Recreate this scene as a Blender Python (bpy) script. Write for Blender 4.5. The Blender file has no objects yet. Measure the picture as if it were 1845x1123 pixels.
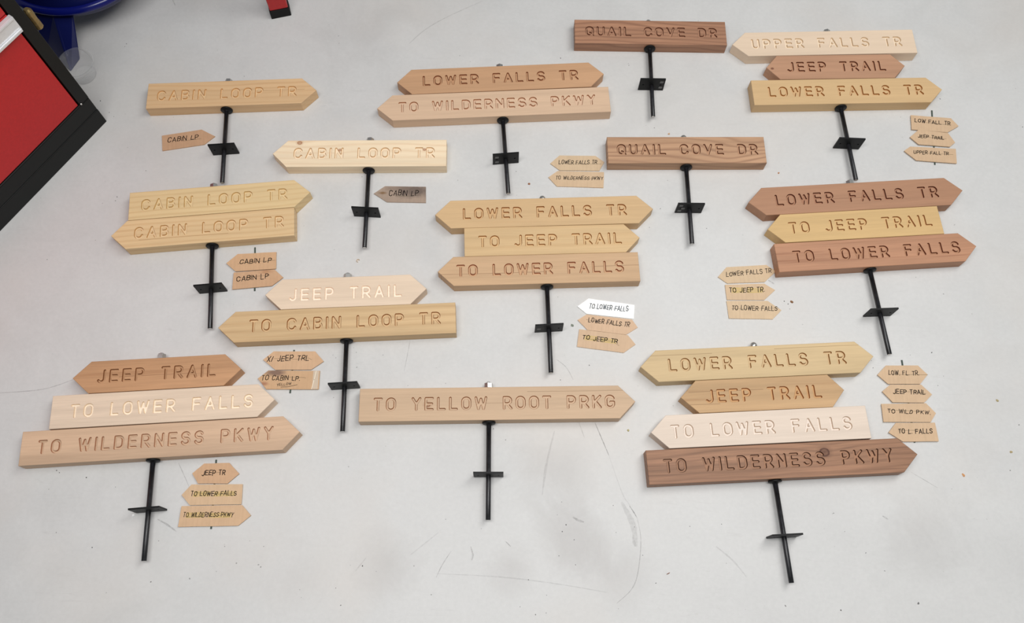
import bpy, bmesh, math, random
import numpy as np
from mathutils import Vector, Matrix
from mathutils.geometry import delaunay_2d_cdt

R = math.radians
scene = bpy.context.scene
col = scene.collection

# ------------------------------------------------------------ camera
cam_d = bpy.data.cameras.new('camera')
cam_d.sensor_width = 36.0
cam_d.lens = 1570.679 / 1845 * 36.0
cam_d.clip_start = 0.01
cam = bpy.data.objects.new('camera', cam_d)
col.objects.link(cam)
cam.matrix_world = Matrix.Translation((0, 0, 2.27358)) @ Matrix.Rotation(R(20.81164), 4, 'X') @ Matrix.Rotation(0.030533, 4, 'Z')
scene.camera = cam

# ------------------------------------------------------------ world, lamps, exposure
world = bpy.data.worlds.new('world')
scene.world = world
world.use_nodes = True
world.node_tree.nodes['Background'].inputs[0].default_value = (0.88, 0.95, 1.0, 1)
world.node_tree.nodes['Background'].inputs[1].default_value = 0.20


def area_lamp(name, loc, target, sx, sy, power, color):
    d = bpy.data.lights.new(name, 'AREA')
    d.shape = 'RECTANGLE'
    d.size = sx
    d.size_y = sy
    d.energy = power
    d.color = color
    o = bpy.data.objects.new(name, d)
    col.objects.link(o)
    o.location = loc
    v = Vector(target) - Vector(loc)
    o.rotation_euler = v.to_track_quat('-Z', 'Y').to_euler()
    return o


area_lamp('ceiling_lamp', (1.6, 1.6, 3.2), (0.9, 0.9, 0), 1.2, 2.0, 52, (1.0, 0.992, 0.975))
area_lamp('ceiling_lamp', (-0.1, 0.3, 3.3), (-0.1, 0.3, 0), 2.6, 0.8, 77, (1.0, 0.99, 0.98))

scene.view_settings.view_transform = 'Standard'
scene.view_settings.look = 'None'
scene.view_settings.gamma = 1.0
scene.view_settings.use_curve_mapping = False
scene.view_settings.exposure = 0.0


# ------------------------------------------------------------ helpers
def lin(c):
    return tuple((v / 255 / 12.92) if v / 255 <= 0.04045 else ((v / 255 + 0.055) / 1.055) ** 2.4 for v in c)


def mul(c, k):
    return tuple(min(1.0, v * k) for v in c)


def link(name, mesh, mats, parent=None, loc=(0, 0, 0), rot=(0, 0, 0), smooth=False):
    o = bpy.data.objects.new(name, mesh)
    col.objects.link(o)
    for m in (mats if isinstance(mats, (list, tuple)) else [mats]):
        mesh.materials.append(m)
    o.location = loc
    o.rotation_euler = rot
    if parent:
        o.parent = parent
    if smooth:
        for p in mesh.polygons:
            p.use_smooth = True
    return o


def empty(name, loc, rz=0.0):
    o = bpy.data.objects.new(name, None)
    o.empty_display_size = 0.05
    col.objects.link(o)
    o.location = loc
    o.rotation_euler = (0, 0, rz)
    return o


def tag(o, label=None, cat=None, group=None, kind=None):
    if label:
        o['label'] = label
    if cat:
        o['category'] = cat
    if group:
        o['group'] = group
    if kind:
        o['kind'] = kind
    return o


def from_bm(name, bm):
    me = bpy.data.meshes.new(name)
    bmesh.ops.recalc_face_normals(bm, faces=bm.faces)
    bm.to_mesh(me)
    bm.free()
    return me


def from_data(name, v, f, mi=None):
    me = bpy.data.meshes.new(name)
    me.from_pydata([tuple(p) for p in v], [], [tuple(t) for t in f])
    if mi is not None:
        me.polygons.foreach_set('material_index', mi)
    me.update()
    return me


def box_bm(bm, c, s, mat=None, bevel=0.0):
    r = bmesh.ops.create_cube(bm, size=1.0)
    vs = r['verts']
    bmesh.ops.scale(bm, verts=vs, vec=s)
    bmesh.ops.translate(bm, verts=vs, vec=c)
    if bevel > 0:
        es = list({e for v in vs for e in v.link_edges})
        g = bmesh.ops.bevel(bm, geom=es, offset=bevel, segments=2, affect='EDGES', profile=0.5)
        vs = list({v for f in g['faces'] for v in f.verts} | {v for v in vs if v.is_valid})
    if mat is not None:
        bmesh.ops.transform(bm, matrix=mat, verts=[v for v in vs if v.is_valid])
    return vs


def box_mesh(name, c, s, bevel=0.0, mat=None):
    bm = bmesh.new()
    box_bm(bm, c, s, mat, bevel)
    return from_bm(name, bm)


def lathe_mesh(name, prof, seg=32, axis='Z'):
    """prof: list of (radius, height); closed with caps when the radius is 0."""
    v, f = [], []
    rings = []
    for r, h in prof:
        if r < 1e-7:
            rings.append([len(v)])
            v.append((0, 0, h))
        else:
            rings.append(list(range(len(v), len(v) + seg)))
            for i in range(seg):
                a = 2 * math.pi * i / seg
                v.append((r * math.cos(a), r * math.sin(a), h))
    for a, b in zip(rings, rings[1:]):
        for i in range(seg):
            j = (i + 1) % seg
            if len(a) == 1 and len(b) == 1:
                continue
            if len(a) == 1:
                f.append((a[0], b[j], b[i]))
            elif len(b) == 1:
                f.append((a[i], a[j], b[0]))
            else:
                f.append((a[i], a[j], b[j], b[i]))
    if axis == 'Y':
        v = [(x, z, -y) for x, y, z in v]
    bm = bmesh.new()
    bv = [bm.verts.new(p) for p in v]
    for t in f:
        bm.faces.new([bv[i] for i in t])
    return from_bm(name, bm)


def poly_inset(P, d):
    """inset a convex counter-clockwise polygon by d"""
    n = len(P)
    out = []
    for i in range(n):
        a, b, c = np.array(P[i - 1]), np.array(P[i]), np.array(P[(i + 1) % n])
        e1 = (b - a) / np.linalg.norm(b - a)
        e2 = (c - b) / np.linalg.norm(c - b)
        n1 = np.array([-e1[1], e1[0]])
        n2 = np.array([-e2[1], e2[0]])
        m = (n1 + n2) / (1 + n1 @ n2)
        out.append(tuple(b + m * d))
    return out


def ccw(P):
    a = sum(P[i - 1][0] * P[i][1] - P[i][0] * P[i - 1][1] for i in range(len(P)))
    return list(P) if a > 0 else list(P)[::-1]


# ------------------------------------------------------------ materials
class NT:
    def __init__(self, name):
        self.m = bpy.data.materials.new(name)
        self.m.use_nodes = True
        self.t = self.m.node_tree
        self.b = self.t.nodes['Principled BSDF']
        self.out = self.t.nodes['Material Output']

    def n(self, kind, **kw):
        nd = self.t.nodes.new(kind)
        for k, v in kw.items():
            setattr(nd, k, v)
        return nd

    def l(self, a, b):
        self.t.links.new(a, b)

    def setin(self, nd, i, v):
        if hasattr(v, 'is_linked') or hasattr(v, 'links'):
            self.l(v, nd.inputs[i])
        else:
            nd.inputs[i].default_value = v

    def math(self, op, a, b=0.0, clamp=False):
        nd = self.n('ShaderNodeMath', operation=op, use_clamp=clamp)
        self.setin(nd, 0, a)
        self.setin(nd, 1, b)
        return nd.outputs[0]

    def mix(self, f, a, b, mode='MIX'):
        nd = self.n('ShaderNodeMix', data_type='RGBA', blend_type=mode)
        self.setin(nd, 0, f)
        self.setin(nd, 6, (*a, 1) if isinstance(a, tuple) else a)
        self.setin(nd, 7, (*b, 1) if isinstance(b, tuple) else b)
        return nd.outputs[2]

    def ramp(self, f, stops):
        nd = self.n('ShaderNodeValToRGB')
        self.l(f, nd.inputs[0])
        el = nd.color_ramp.elements
        el[0].position = stops[0][0]
        el[0].color = (*([stops[0][1]] * 3), 1) if not isinstance(stops[0][1], tuple) else (*stops[0][1], 1)
        el[1].position = stops[-1][0]
        el[1].color = (*([stops[-1][1]] * 3), 1) if not isinstance(stops[-1][1], tuple) else (*stops[-1][1], 1)
        for p, c in stops[1:-1]:
            e = el.new(p)
            e.color = (*([c] * 3), 1) if not isinstance(c, tuple) else (*c, 1)
        return nd.outputs[0]

    def coord(self, scale, loc=(0, 0, 0), which=3):
        tc = self.n('ShaderNodeTexCoord')
        mp = self.n('ShaderNodeMapping')
        self.l(tc.outputs[which], mp.inputs[0])
        mp.inputs['Location'].default_value = loc
        mp.inputs['Scale'].default_value = scale
        return mp.outputs[0]

    def noise(self, vec, scale=1.0, detail=3.0, rough=0.5, dist=0.0):
        nd = self.n('ShaderNodeTexNoise')
        self.l(vec, nd.inputs['Vector'])
        nd.inputs['Scale'].default_value = scale
        nd.inputs['Detail'].default_value = detail
        nd.inputs['Roughness'].default_value = rough
        nd.inputs['Distortion'].default_value = dist
        return nd.outputs[0]

    def bump(self, h, strength, dist=0.001):
        nd = self.n('ShaderNodeBump')
        nd.inputs['Strength'].default_value = strength
        nd.inputs['Distance'].default_value = dist
        self.l(h, nd.inputs['Height'])
        self.l(nd.outputs[0], self.b.inputs['Normal'])


def plain(name, c, rough=0.5, metal=0.0, noise=0.06, scale=40, spec=0.5):
    t = NT(name)
    v = t.noise(t.coord((scale, scale, scale)), 1.0, 4)
    k = t.ramp(v, [(0.3, 1 - noise), (0.7, 1 + noise)])
    t.l(t.mix(1.0, c, k, 'MULTIPLY'), t.b.inputs['Base Color'])
    t.b.inputs['Roughness'].default_value = rough
    t.b.inputs['Metallic'].default_value = metal
    t.b.inputs['Specular IOR Level'].default_value = spec
    return t.m


def wood(name, base, dark, seed, fibre=0.10, ring=0.0, ringfreq=55.0, wander=0.012, band=0.12, knots=(), streaks=0.0, cracks=()):
    """boards run along local X; base / dark are linear colours."""
    t = NT(name)
    off = (seed * 1.731, seed * 0.917, seed * 2.13)
    tc = t.n('ShaderNodeTexCoord')
    pos = tc.outputs[3]
    # fine fibres
    f1 = t.noise(t.coord((14, 420, 420), off), 1.0, 4, 0.62)
    f2 = t.noise(t.coord((3.0, 75, 75), off), 1.0, 3, 0.55)
    broad = t.noise(t.coord((1.3, 17, 17), (off[1], off[0], off[2])), 1.0, 2, 0.5)
    # annual rings seen on the face: sin of a wandering cross coordinate
    sx = t.n('ShaderNodeSeparateXYZ')
    t.l(pos, sx.inputs[0])
    w = t.noise(t.coord((2.2, 7, 7), (off[2], off[0], off[1])), 1.0, 2, 0.45)
    w = t.math('MULTIPLY', t.math('SUBTRACT', w, 0.5), wander * 2)
    yy = t.math('ADD', t.math('ADD', sx.outputs[1], t.math('MULTIPLY', sx.outputs[2], 0.6)), w)
    for kx, ky, kr in knots:      # the grain bends round a knot
        dv = t.n('ShaderNodeVectorMath', operation='DISTANCE')
        mp = t.n('ShaderNodeMapping')
        t.l(pos, mp.inputs[0])
        mp.inputs['Scale'].default_value = (0.35, 1, 0)
        t.l(mp.outputs[0], dv.inputs[0])
        dv.inputs[1].default_value = (kx * 0.35, ky, 0)
        g = t.math('MULTIPLY', t.math('POWER', 2.718, t.math('MULTIPLY', t.math('POWER', dv.outputs['Value'], 2.0), -1 / (2 * (kr * 1.6) ** 2))), kr * 1.2)
        yy = t.math('ADD', yy, g)
    rr = t.math('SINE', t.math('MULTIPLY', yy, ringfreq * 6.283))
    rr = t.ramp(t.math('MULTIPLY_ADD', rr, 0.5), [(0.0, 0.0), (0.45, 0.05), (0.8, 0.75), (1.0, 1.0)]) if False else rr
    r01 = t.math('MULTIPLY', t.math('ADD', rr, 1.0), 0.5)
    r01 = t.math('POWER', r01, 3.0)
    r01 = t.math('MULTIPLY', r01, t.ramp(broad, [(0.25, 0.25), (0.7, 1.0)]))
    c = t.mix(t.math('MULTIPLY', r01, ring, True), base, dark)
    fm = t.ramp(f1, [(0.3, 1 - fibre), (0.7, 1 + fibre * 0.5)])
    c = t.mix(1.0, c, fm, 'MULTIPLY')
    fm2 = t.ramp(f2, [(0.3, 1 - fibre * 0.9), (0.7, 1 + fibre * 0.5)])
    c = t.mix(1.0, c, fm2, 'MULTIPLY')
    bm_ = t.ramp(broad, [(0.3, 1 - band), (0.68, 1 + band * 0.4)])
    c = t.mix(1.0, c, bm_, 'MULTIPLY')
    if streaks:
        s = t.noise(t.coord((2.0, 95, 95), (off[0] + 3, off[2], off[1])), 1.0, 2, 0.5)
        c = t.mix(t.math('MULTIPLY', t.ramp(s, [(0.60, 0.0), (0.74, 1.0)]), streaks), c, dark)
    for y0, x0, x1 in cracks:      # thin resin lines / checks along the grain
        dd = t.math('ABSOLUTE', t.math('SUBTRACT', t.math('ADD', sx.outputs[1], t.math('MULTIPLY', w, 0.35)), y0))
        ln = t.math('SUBTRACT', 1.0, t.math('DIVIDE', dd, 0.0011), True)
        xa = t.math('GREATER_THAN', sx.outputs[0], x0)
        xb = t.math('LESS_THAN', sx.outputs[0], x1)
        c = t.mix(t.math('MULTIPLY', t.math('MULTIPLY', ln, xa), t.math('MULTIPLY', xb, 0.75)), c, mul(dark, 0.6))
    for kx, ky, kr in knots:
        dv = t.n('ShaderNodeVectorMath', operation='DISTANCE')
        mp = t.n('ShaderNodeMapping')
        t.l(pos, mp.inputs[0])
        mp.inputs['Scale'].default_value = (0.8, 1, 0)
        t.l(mp.outputs[0], dv.inputs[0])
        dv.inputs[1].default_value = (kx * 0.8, ky, 0)
        q = t.math('ADD', dv.outputs['Value'], t.math('MULTIPLY', t.math('SUBTRACT', f2, 0.5), kr * 0.5))
        kk = t.ramp(t.math('DIVIDE', q, kr * 1.8), [(0.0, 0.75), (0.28, 0.55), (0.45, 1.0), (0.56, 0.25), (0.95, 0.0)])
        c = t.mix(kk, c, (dark[0] * 0.55, dark[1] * 0.32, dark[2] * 0.22))
    t.l(c, t.b.inputs['Base Color'])
    t.b.inputs['Roughness'].default_value = 0.55
    t.b.inputs['Specular IOR Level'].default_value = 0.35
    t.bump(t.math('ADD', f1, t.math('MULTIPLY', r01, ring)), 0.25, 0.0006)
    return t.m


# ------------------------------------------------------------ routed stroke letters
def arc(cx, cy, rx, ry, a0, a1, n=8):
    return [(cx + rx * math.cos(R(a0 + (a1 - a0) * i / n)), cy + ry * math.sin(R(a0 + (a1 - a0) * i / n))) for i in range(n + 1)]


def glyphs():
    G = {}
    w = 68; G['A'] = (w, [[(0, 0), (w / 2, 100), (w, 0)], [(11, 31), (w - 11, 31)]])
    w = 60; G['B'] = (w, [[(0, 0), (0, 100), (w - 28, 100)] + arc(w - 27, 77, 24, 23, 90, -90) + [(0, 54)], [(0, 54), (w - 25, 54)] + arc(w - 27, 27, 27, 27, 90, -90) + [(0, 0)]])
    w = 64; G['C'] = (w, [arc(w - 30, 68, 30, 32, 15, 90) + arc(30, 68, 30, 32, 90, 180) + arc(30, 32, 30, 32, 180, 270) + arc(w - 30, 32, 30, 32, 270, 345)])
    w = 64; G['D'] = (w, [[(0, 0), (0, 100), (w - 34, 100)] + arc(w - 34, 66, 34, 34, 90, 0) + arc(w - 34, 34, 34, 34, 0, -90) + [(0, 0)]])
    w = 57; G['E'] = (w, [[(w, 100), (0, 100), (0, 0), (w, 0)], [(0, 51), (w - 5, 51)]])
    G['F'] = (w, [[(w, 100), (0, 100), (0, 0)], [(0, 51), (w - 8, 51)]])
    w = 66; G['G'] = (w, [arc(w - 31, 69, 31, 31, 20, 90) + arc(31, 69, 31, 31, 90, 180) + arc(31, 31, 31, 31, 180, 270) + arc(w - 31, 31, 31, 31, 270, 360) + [(w, 46), (w - 27, 46)]])
    G['I'] = (0, [[(0, 0), (0, 100)]])
    w = 52; G['J'] = (w, [[(w, 100), (w, 27)] + arc(w - 26, 27, 26, 27, 0, -150)])
    w = 60; G['K'] = (w, [[(0, 0), (0, 100)], [(w, 100), (0, 38)], [(19, 54), (w, 0)]])
    w = 54; G['L'] = (w, [[(0, 100), (0, 0), (w, 0)]])
    w = 62; G['N'] = (w, [[(0, 0), (0, 100), (w, 0), (w, 100)]])
    w = 66; o = arc(w - 32, 67, 32, 33, 0, 90) + arc(32, 67, 32, 33, 90, 180) + arc(32, 33, 32, 33, 180, 270) + arc(w - 32, 33, 32, 33, 270, 360)
    G['O'] = (w, [o + [o[0]]])
    G['Q'] = (w, [o + [o[0]], [(38, 30), (w + 2, -2)]])
    w = 60; G['P'] = (w, [[(0, 0), (0, 100), (w - 29, 100)] + arc(w - 28, 72, 28, 28, 90, -90) + [(0, 44)]])
    G['R'] = (w, [[(0, 0), (0, 100), (w - 29, 100)] + arc(w - 28, 72, 28, 28, 90, -90) + [(0, 44)], [(26, 44), (w + 2, 0)]])
    w = 60; G['S'] = (w, [arc(w - 30, 75, 28, 25, 18, 90) + arc(29, 75, 28, 25, 90, 250)[0:] + arc(w - 30, 26, 30, 26, 65, -90) + arc(29, 26, 29, 26, 270, 198)])
    w = 56; G['T'] = (w, [[(0, 100), (w, 100)], [(w / 2, 100), (w / 2, 0)]])
    w = 62; G['U'] = (w, [[(0, 100), (0, 31)] + arc(31, 31, 31, 31, 180, 360) + [(w, 100)]])
    w = 66; G['V'] = (w, [[(0, 100), (w / 2, 0), (w, 100)]])
    w = 88; G['W'] = (w, [[(0, 100), (22, 0), (w / 2, 88), (w - 22, 0), (w, 100)]])
    w = 60; G['X'] = (w, [[(0, 100), (w, 0)], [(0, 0), (w, 100)]])
    w = 62; G['Y'] = (w, [[(0, 100), (w / 2, 50), (w, 100)], [(w / 2, 50), (w / 2, 0)]])
    G['/'] = (30, [[(0, 0), (30, 100)]])
    G['.'] = (2, [[(0, 0), (2, 0)]])
    return G


GL = glyphs()
LH = 0.0302          # centre-line height of a routed letter
SR = 0.0034          # router radius
DEPTH = 0.0042


def segs_of(ch):
    k = LH / 100
    s = []
    for pl in GL[ch][1]:
        for a, b in zip(pl, pl[1:]):
            s.append((a[0] * k, a[1] * k, b[0] * k, b[1] * k))
    return np.array(s)


def sdf(P, S):
    a = S[:, :2][None]
    d = (S[:, 2:] - S[:, :2])[None]
    p = P[:, None, :] - a
    t = np.clip((p * d).sum(2) / np.maximum((d * d).sum(2), 1e-12), 0, 1)
    q = p - d * t[..., None]
    D = np.sqrt((q * q).sum(2))
    i = D.argmin(1)
    r = np.arange(len(P))
    return D[r, i], q[r, i]


def dp(P, tol):
    """Douglas-Peucker on an open chain"""
    if len(P) < 3:
        return P
    a, b = P[0], P[-1]
    d = b - a
    L = np.hypot(*d)
    if L < 1e-9:
        e = np.hypot(*(P - a).T)
    else:
        e = np.abs((P[:, 0] - a[0]) * d[1] - (P[:, 1] - a[1]) * d[0]) / L
    i = e.argmax()
    if e[i] <= tol:
        return np.array([a, b])
    return np.vstack([dp(P[:i + 1], tol)[:-1], dp(P[i:], tol)])


def contours(S, r, h=0.00065):
    x0, y0 = S[:, [0, 2]].min() - r - 2 * h, S[:, [1, 3]].min() - r - 2 * h
    x1, y1 = S[:, [0, 2]].max() + r + 2 * h, S[:, [1, 3]].max() + r + 2 * h
    nx, ny = int((x1 - x0) / h) + 2, int((y1 - y0) / h) + 2
    X, Y = np.meshgrid(x0 + h * np.arange(nx) + 1.3e-6, y0 + h * np.arange(ny) + 1.7e-6, indexing='ij')
    F = (sdf(np.stack([X.ravel(), Y.ravel()], 1), S)[0] - r).reshape(nx, ny)
    pts, nxt = {}, {}

    def ep(i, j, k):            # k 0: edge (i,j)-(i+1,j); 1: edge (i,j)-(i,j+1)
        key = (i, j, k)
        if key not in pts:
            i2, j2 = (i + 1, j) if k == 0 else (i, j + 1)
            t = F[i, j] / (F[i, j] - F[i2, j2])
            pts[key] = (X[i, j] + t * (X[i2, j2] - X[i, j]), Y[i, j] + t * (Y[i2, j2] - Y[i, j]))
        return key
    ins = F < 0
    act = np.argwhere((ins[:-1, :-1].astype(int) + ins[1:, :-1] + ins[:-1, 1:] + ins[1:, 1:]) % 4 != 0)
    for i, j in act:
        a, b, c, d = ins[i, j], ins[i + 1, j], ins[i + 1, j + 1], ins[i, j + 1]
        E = [ep(i, j, 0) if a != b else None, ep(i + 1, j, 1) if b != c else None, ep(i, j + 1, 0) if c != d else None, ep(i, j, 1) if d != a else None]
        # walk with the inside on the left
        corner = [a, b, c, d]
        st, en = [], []
        for k in range(4):
            if E[k] is not None:
                (st if corner[k] and not corner[(k + 1) % 4] else en).append(k)
        # st: edge where going ccw we leave the inside
        for s_ in st:
            # previous 'enter' edge when walking ccw backwards
            k = s_
            while True:
                k = (k - 1) % 4
                if k in en:
                    break
            nxt[E[s_]] = E[k]
    loops = []
    seen = set()
    for k0 in list(nxt):
        if k0 in seen:
            continue
        lp = []
        k = k0
        while k not in seen:
            seen.add(k)
            lp.append(pts[k])
            k = nxt[k]
        if len(lp) > 5:
            P = np.array(lp)
            j = len(P) // 2
            P2 = np.vstack([dp(P[:j + 1], 0.00006)[:-1], dp(np.vstack([P[j:], P[:1]]), 0.00006)[:-1]])
            loops.append(P2)
    return loops


LETTER = {}


def letter(ch):
    if ch in LETTER:
        return LETTER[ch]
    S = segs_of(ch)
    loops = contours(S, SR)
    inset = 0.0014
    inner = []
    for P in loops:
        _, q = sdf(P, S)
        n = q / np.maximum(np.hypot(q[:, 0], q[:, 1]), 1e-9)[:, None]
        inner.append(P - n * inset)
    # floor triangulation (runs on under the sloping walls, so no gaps are left)
    allp = [Vector(p) for L in loops for p in L]
    edges = []
    o = 0
    for L in loops:
        edges += [(o + i, o + (i + 1) % len(L)) for i in range(len(L))]
        o += len(L)
    res = delaunay_2d_cdt(allp, edges, [], 0, 1e-7)
    fv = np.array([tuple(p) for p in res[0]])
    ft = [t for t in res[2]]
    cen = np.array([fv[list(t)].mean(0) for t in ft])
    D, _ = sdf(cen, S)
    ft = [t for t, d in zip(ft, D) if d < SR - 1e-5]
    V, Fc, M = [], [], []
    for A, Bq in zip(loops, inner):
        n = len(A)
        b0 = len(V)
        V += [(x, y, 0.0) for x, y in A] + [(x, y, -DEPTH) for x, y in Bq]
        for i in range(n):
            j = (i + 1) % n
            Fc.append((b0 + i, b0 + j, b0 + n + j, b0 + n + i))
            M.append(0)
    b0 = len(V)
    V += [(x, y, -DEPTH) for x, y in fv]
    for t in ft:
        Fc.append(tuple(b0 + i for i in t))
        M.append(1)
    LETTER[ch] = (S, loops, V, Fc, M)
    return LETTER[ch]


def layout(text, x0, x1):
    """letters keep their size; the gaps stretch to fill x0..x1 (outer edges)"""
    k = LH / 100
    ws = sum(GL[c][0] for c in text if c != ' ') * k
    ng, nw = 0.0, 0
    words = text.split(' ')
    gaps = sum(len(w) - 1 for w in words)
    GAP, WG = 49.0, 150.0
    total = (gaps * GAP + (len(words) - 1) * WG) * k
    s = (x1 - x0 - 2 * SR - ws) / total
    x = x0 + SR
    out = []
    for wi, w in enumerate(words):
        for i, c in enumerate(w):
            out.append((c, x))
            x += GL[c][0] * k
            if i < len(w) - 1:
                x += GAP * k * s
        x += WG * k * s
    return out, s

SIGNS = [
 ('A', (-0.8797, 1.4811), 0.07787, [
   ('A1', -0.00393, 0.04434, 0.0, 0.46178, 0.08867, 0.0437, 0.04453, 'CABIN LOOP TR', -0.20117, 0.21575, -0.00091),
 ]),
 ('B', (-0.8553, 1.0301), 0.12408, [
   ('B1', 0.00129, 0.13433, 0.00066, 0.46883, 0.08846, 0.0437, 0.04593, 'CABIN LOOP TR', -0.19998, 0.21467, 0.00072),
   ('B2', 0.00014, 0.0443, -0.00066, 0.47055, 0.08859, 0.04278, 0.0437, 'CABIN LOOP TR', -0.21392, 0.2054, 0.00284),
 ]),
 ('C', (-0.4339, 1.2885), 0.041, [
   ('C1', -0.00481, 0.04442, 0.0, 0.46696, 0.08883, 0.04226, 0.0437, 'CABIN LOOP TR', -0.21454, 0.1988, 0.00074),
 ]),
 ('D', (-0.0454, 1.4748), 0.08451, [
   ('D1', 0.00139, 0.13541, 0.00128, 0.54397, 0.08839, 0.04397, 0.04312, 'LOWER FALLS TR', -0.23837, 0.23601, 0.00065),
   ('D2', -0.00177, 0.04446, -0.00128, 0.65511, 0.08892, 0.04605, 0.0437, 'TO WILDERNESS PKWY', -0.30958, 0.28476, 0.00031),
 ]),
 ('E', (0.4055, 1.7523), 0.01894, [
   ('E1', 0.00152, 0.04518, 0.0, 0.47361, 0.089, 0.0437, 0.0437, 'QUAIL COVE DR', -0.20386, 0.20807, 0.00117),
 ]),
 ('F', (0.9828, 1.5554), 0.05611, [
   ('F1', -0.00103, 0.22403, 0.00395, 0.52901, 0.08822, 0.04501, 0.0437, 'UPPER FALLS TR', -0.24974, 0.22187, 0.00024),
   ('F2', -0.00086, 0.13423, -0.00346, 0.35367, 0.08667, 0.03767, 0.03857, 'JEEP TRAIL', -0.15234, 0.15519, 0.00068),
   ('F3', 0.00045, 0.04467, -0.00049, 0.53992, 0.089, 0.0437, 0.04222, 'LOWER FALLS TR', -0.22224, 0.25294, 0.0011),
 ]),
 ('G', (-0.4483, 0.7584), 0.0774, [
   ('G1', -0.00081, 0.13438, -0.00105, 0.35373, 0.08895, 0.04493, 0.04491, 'JEEP TRAIL', -0.15718, 0.15381, -0.00239),
   ('G2', -0.0003, 0.04459, 0.00105, 0.59921, 0.089, 0.04486, 0.0437, 'TO CABIN LOOP TR', -0.26041, 0.25821, 0.00094),
 ]),
 ('H', (0.0954, 0.9357), 0.06312, [
   ('H1', 0.00274, 0.22237, 0.00164, 0.53701, 0.08851, 0.04433, 0.04426, 'LOWER FALLS TR', -0.23359, 0.23593, -5e-05),
   ('H2', -0.00063, 0.13297, -0.00087, 0.45482, 0.08826, 0.0437, 0.04229, 'TO JEEP TRAIL', -0.1876, 0.21834, 0.00021),
   ('H3', 0.00018, 0.04412, -0.00077, 0.51928, 0.08824, 0.04413, 0.0437, 'TO LOWER FALLS', -0.25153, 0.21684, 0.001),
 ]),
 ('I', (0.5017, 1.3316), 0.03662, [
   ('I1', 0.00107, 0.04538, 0.0, 0.4671, 0.089, 0.0437, 0.0437, 'QUAIL COVE DR', -0.20599, 0.211, 0.00157),
 ]),
 ('J', (1.0084, 1.0169), 0.09616, [
   ('J1', 0.00028, 0.22317, -9e-05, 0.54143, 0.089, 0.04481, 0.04465, 'LOWER FALLS TR', -0.23696, 0.24141, 0.00074),
   ('J2', -0.00141, 0.13351, -0.00127, 0.45912, 0.08877, 0.0438, 0.0437, 'TO JEEP TRAIL', -0.21248, 0.20249, 7e-05),
   ('J3', 0.00114, 0.04381, 0.00136, 0.53203, 0.08762, 0.0437, 0.04264, 'TO LOWER FALLS', -0.21951, 0.26051, 0.00044),
 ]),
 ('K', (-0.9159, 0.4169), 0.09212, [
   ('K1', -0.00049, 0.22599, -0.00095, 0.35339, 0.08757, 0.04509, 0.04484, 'JEEP TRAIL', -0.1578, 0.15468, 0.00104),
   ('K2', 0.0001, 0.13613, -0.00012, 0.53612, 0.089, 0.0437, 0.04421, 'TO LOWER FALLS', -0.21762, 0.25604, 0.00023),
   ('K3', 0.00144, 0.0445, 0.00107, 0.66969, 0.089, 0.0437, 0.04341, 'TO WILDERNESS PKWY', -0.29132, 0.31121, 0.00135),
 ]),
 ('L', (-0.0521, 0.5429), 0.04499, [
   ('L1', 0.00209, 0.04501, 0.0, 0.68444, 0.089, 0.0437, 0.04305, 'TO YELLOW ROOT PRKG', -0.30473, 0.33141, 0.00104),
 ]),
 ('M', (0.692, 0.4121), 0.07985, [
   ('M1', -0.00198, 0.31562, -0.00052, 0.54415, 0.08831, 0.04484, 0.04392, 'LOWER FALLS TR', -0.24207, 0.23971, 0.00076),
   ('M2', 0.00125, 0.22597, -0.00075, 0.35539, 0.08877, 0.04482, 0.03793, 'JEEP TRAIL', -0.1579, 0.15387, -0.00045),
   ('M3', -0.00107, 0.13659, 0.00141, 0.53086, 0.08783, 0.04374, 0.0437, 'TO LOWER FALLS', -0.25717, 0.22147, -0.0008),
   ('M4', 0.00127, 0.04547, -0.00015, 0.66037, 0.089, 0.0437, 0.04422, 'TO WILDERNESS PKWY', -0.28853, 0.30893, 0.00126),
 ]),
]
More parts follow.
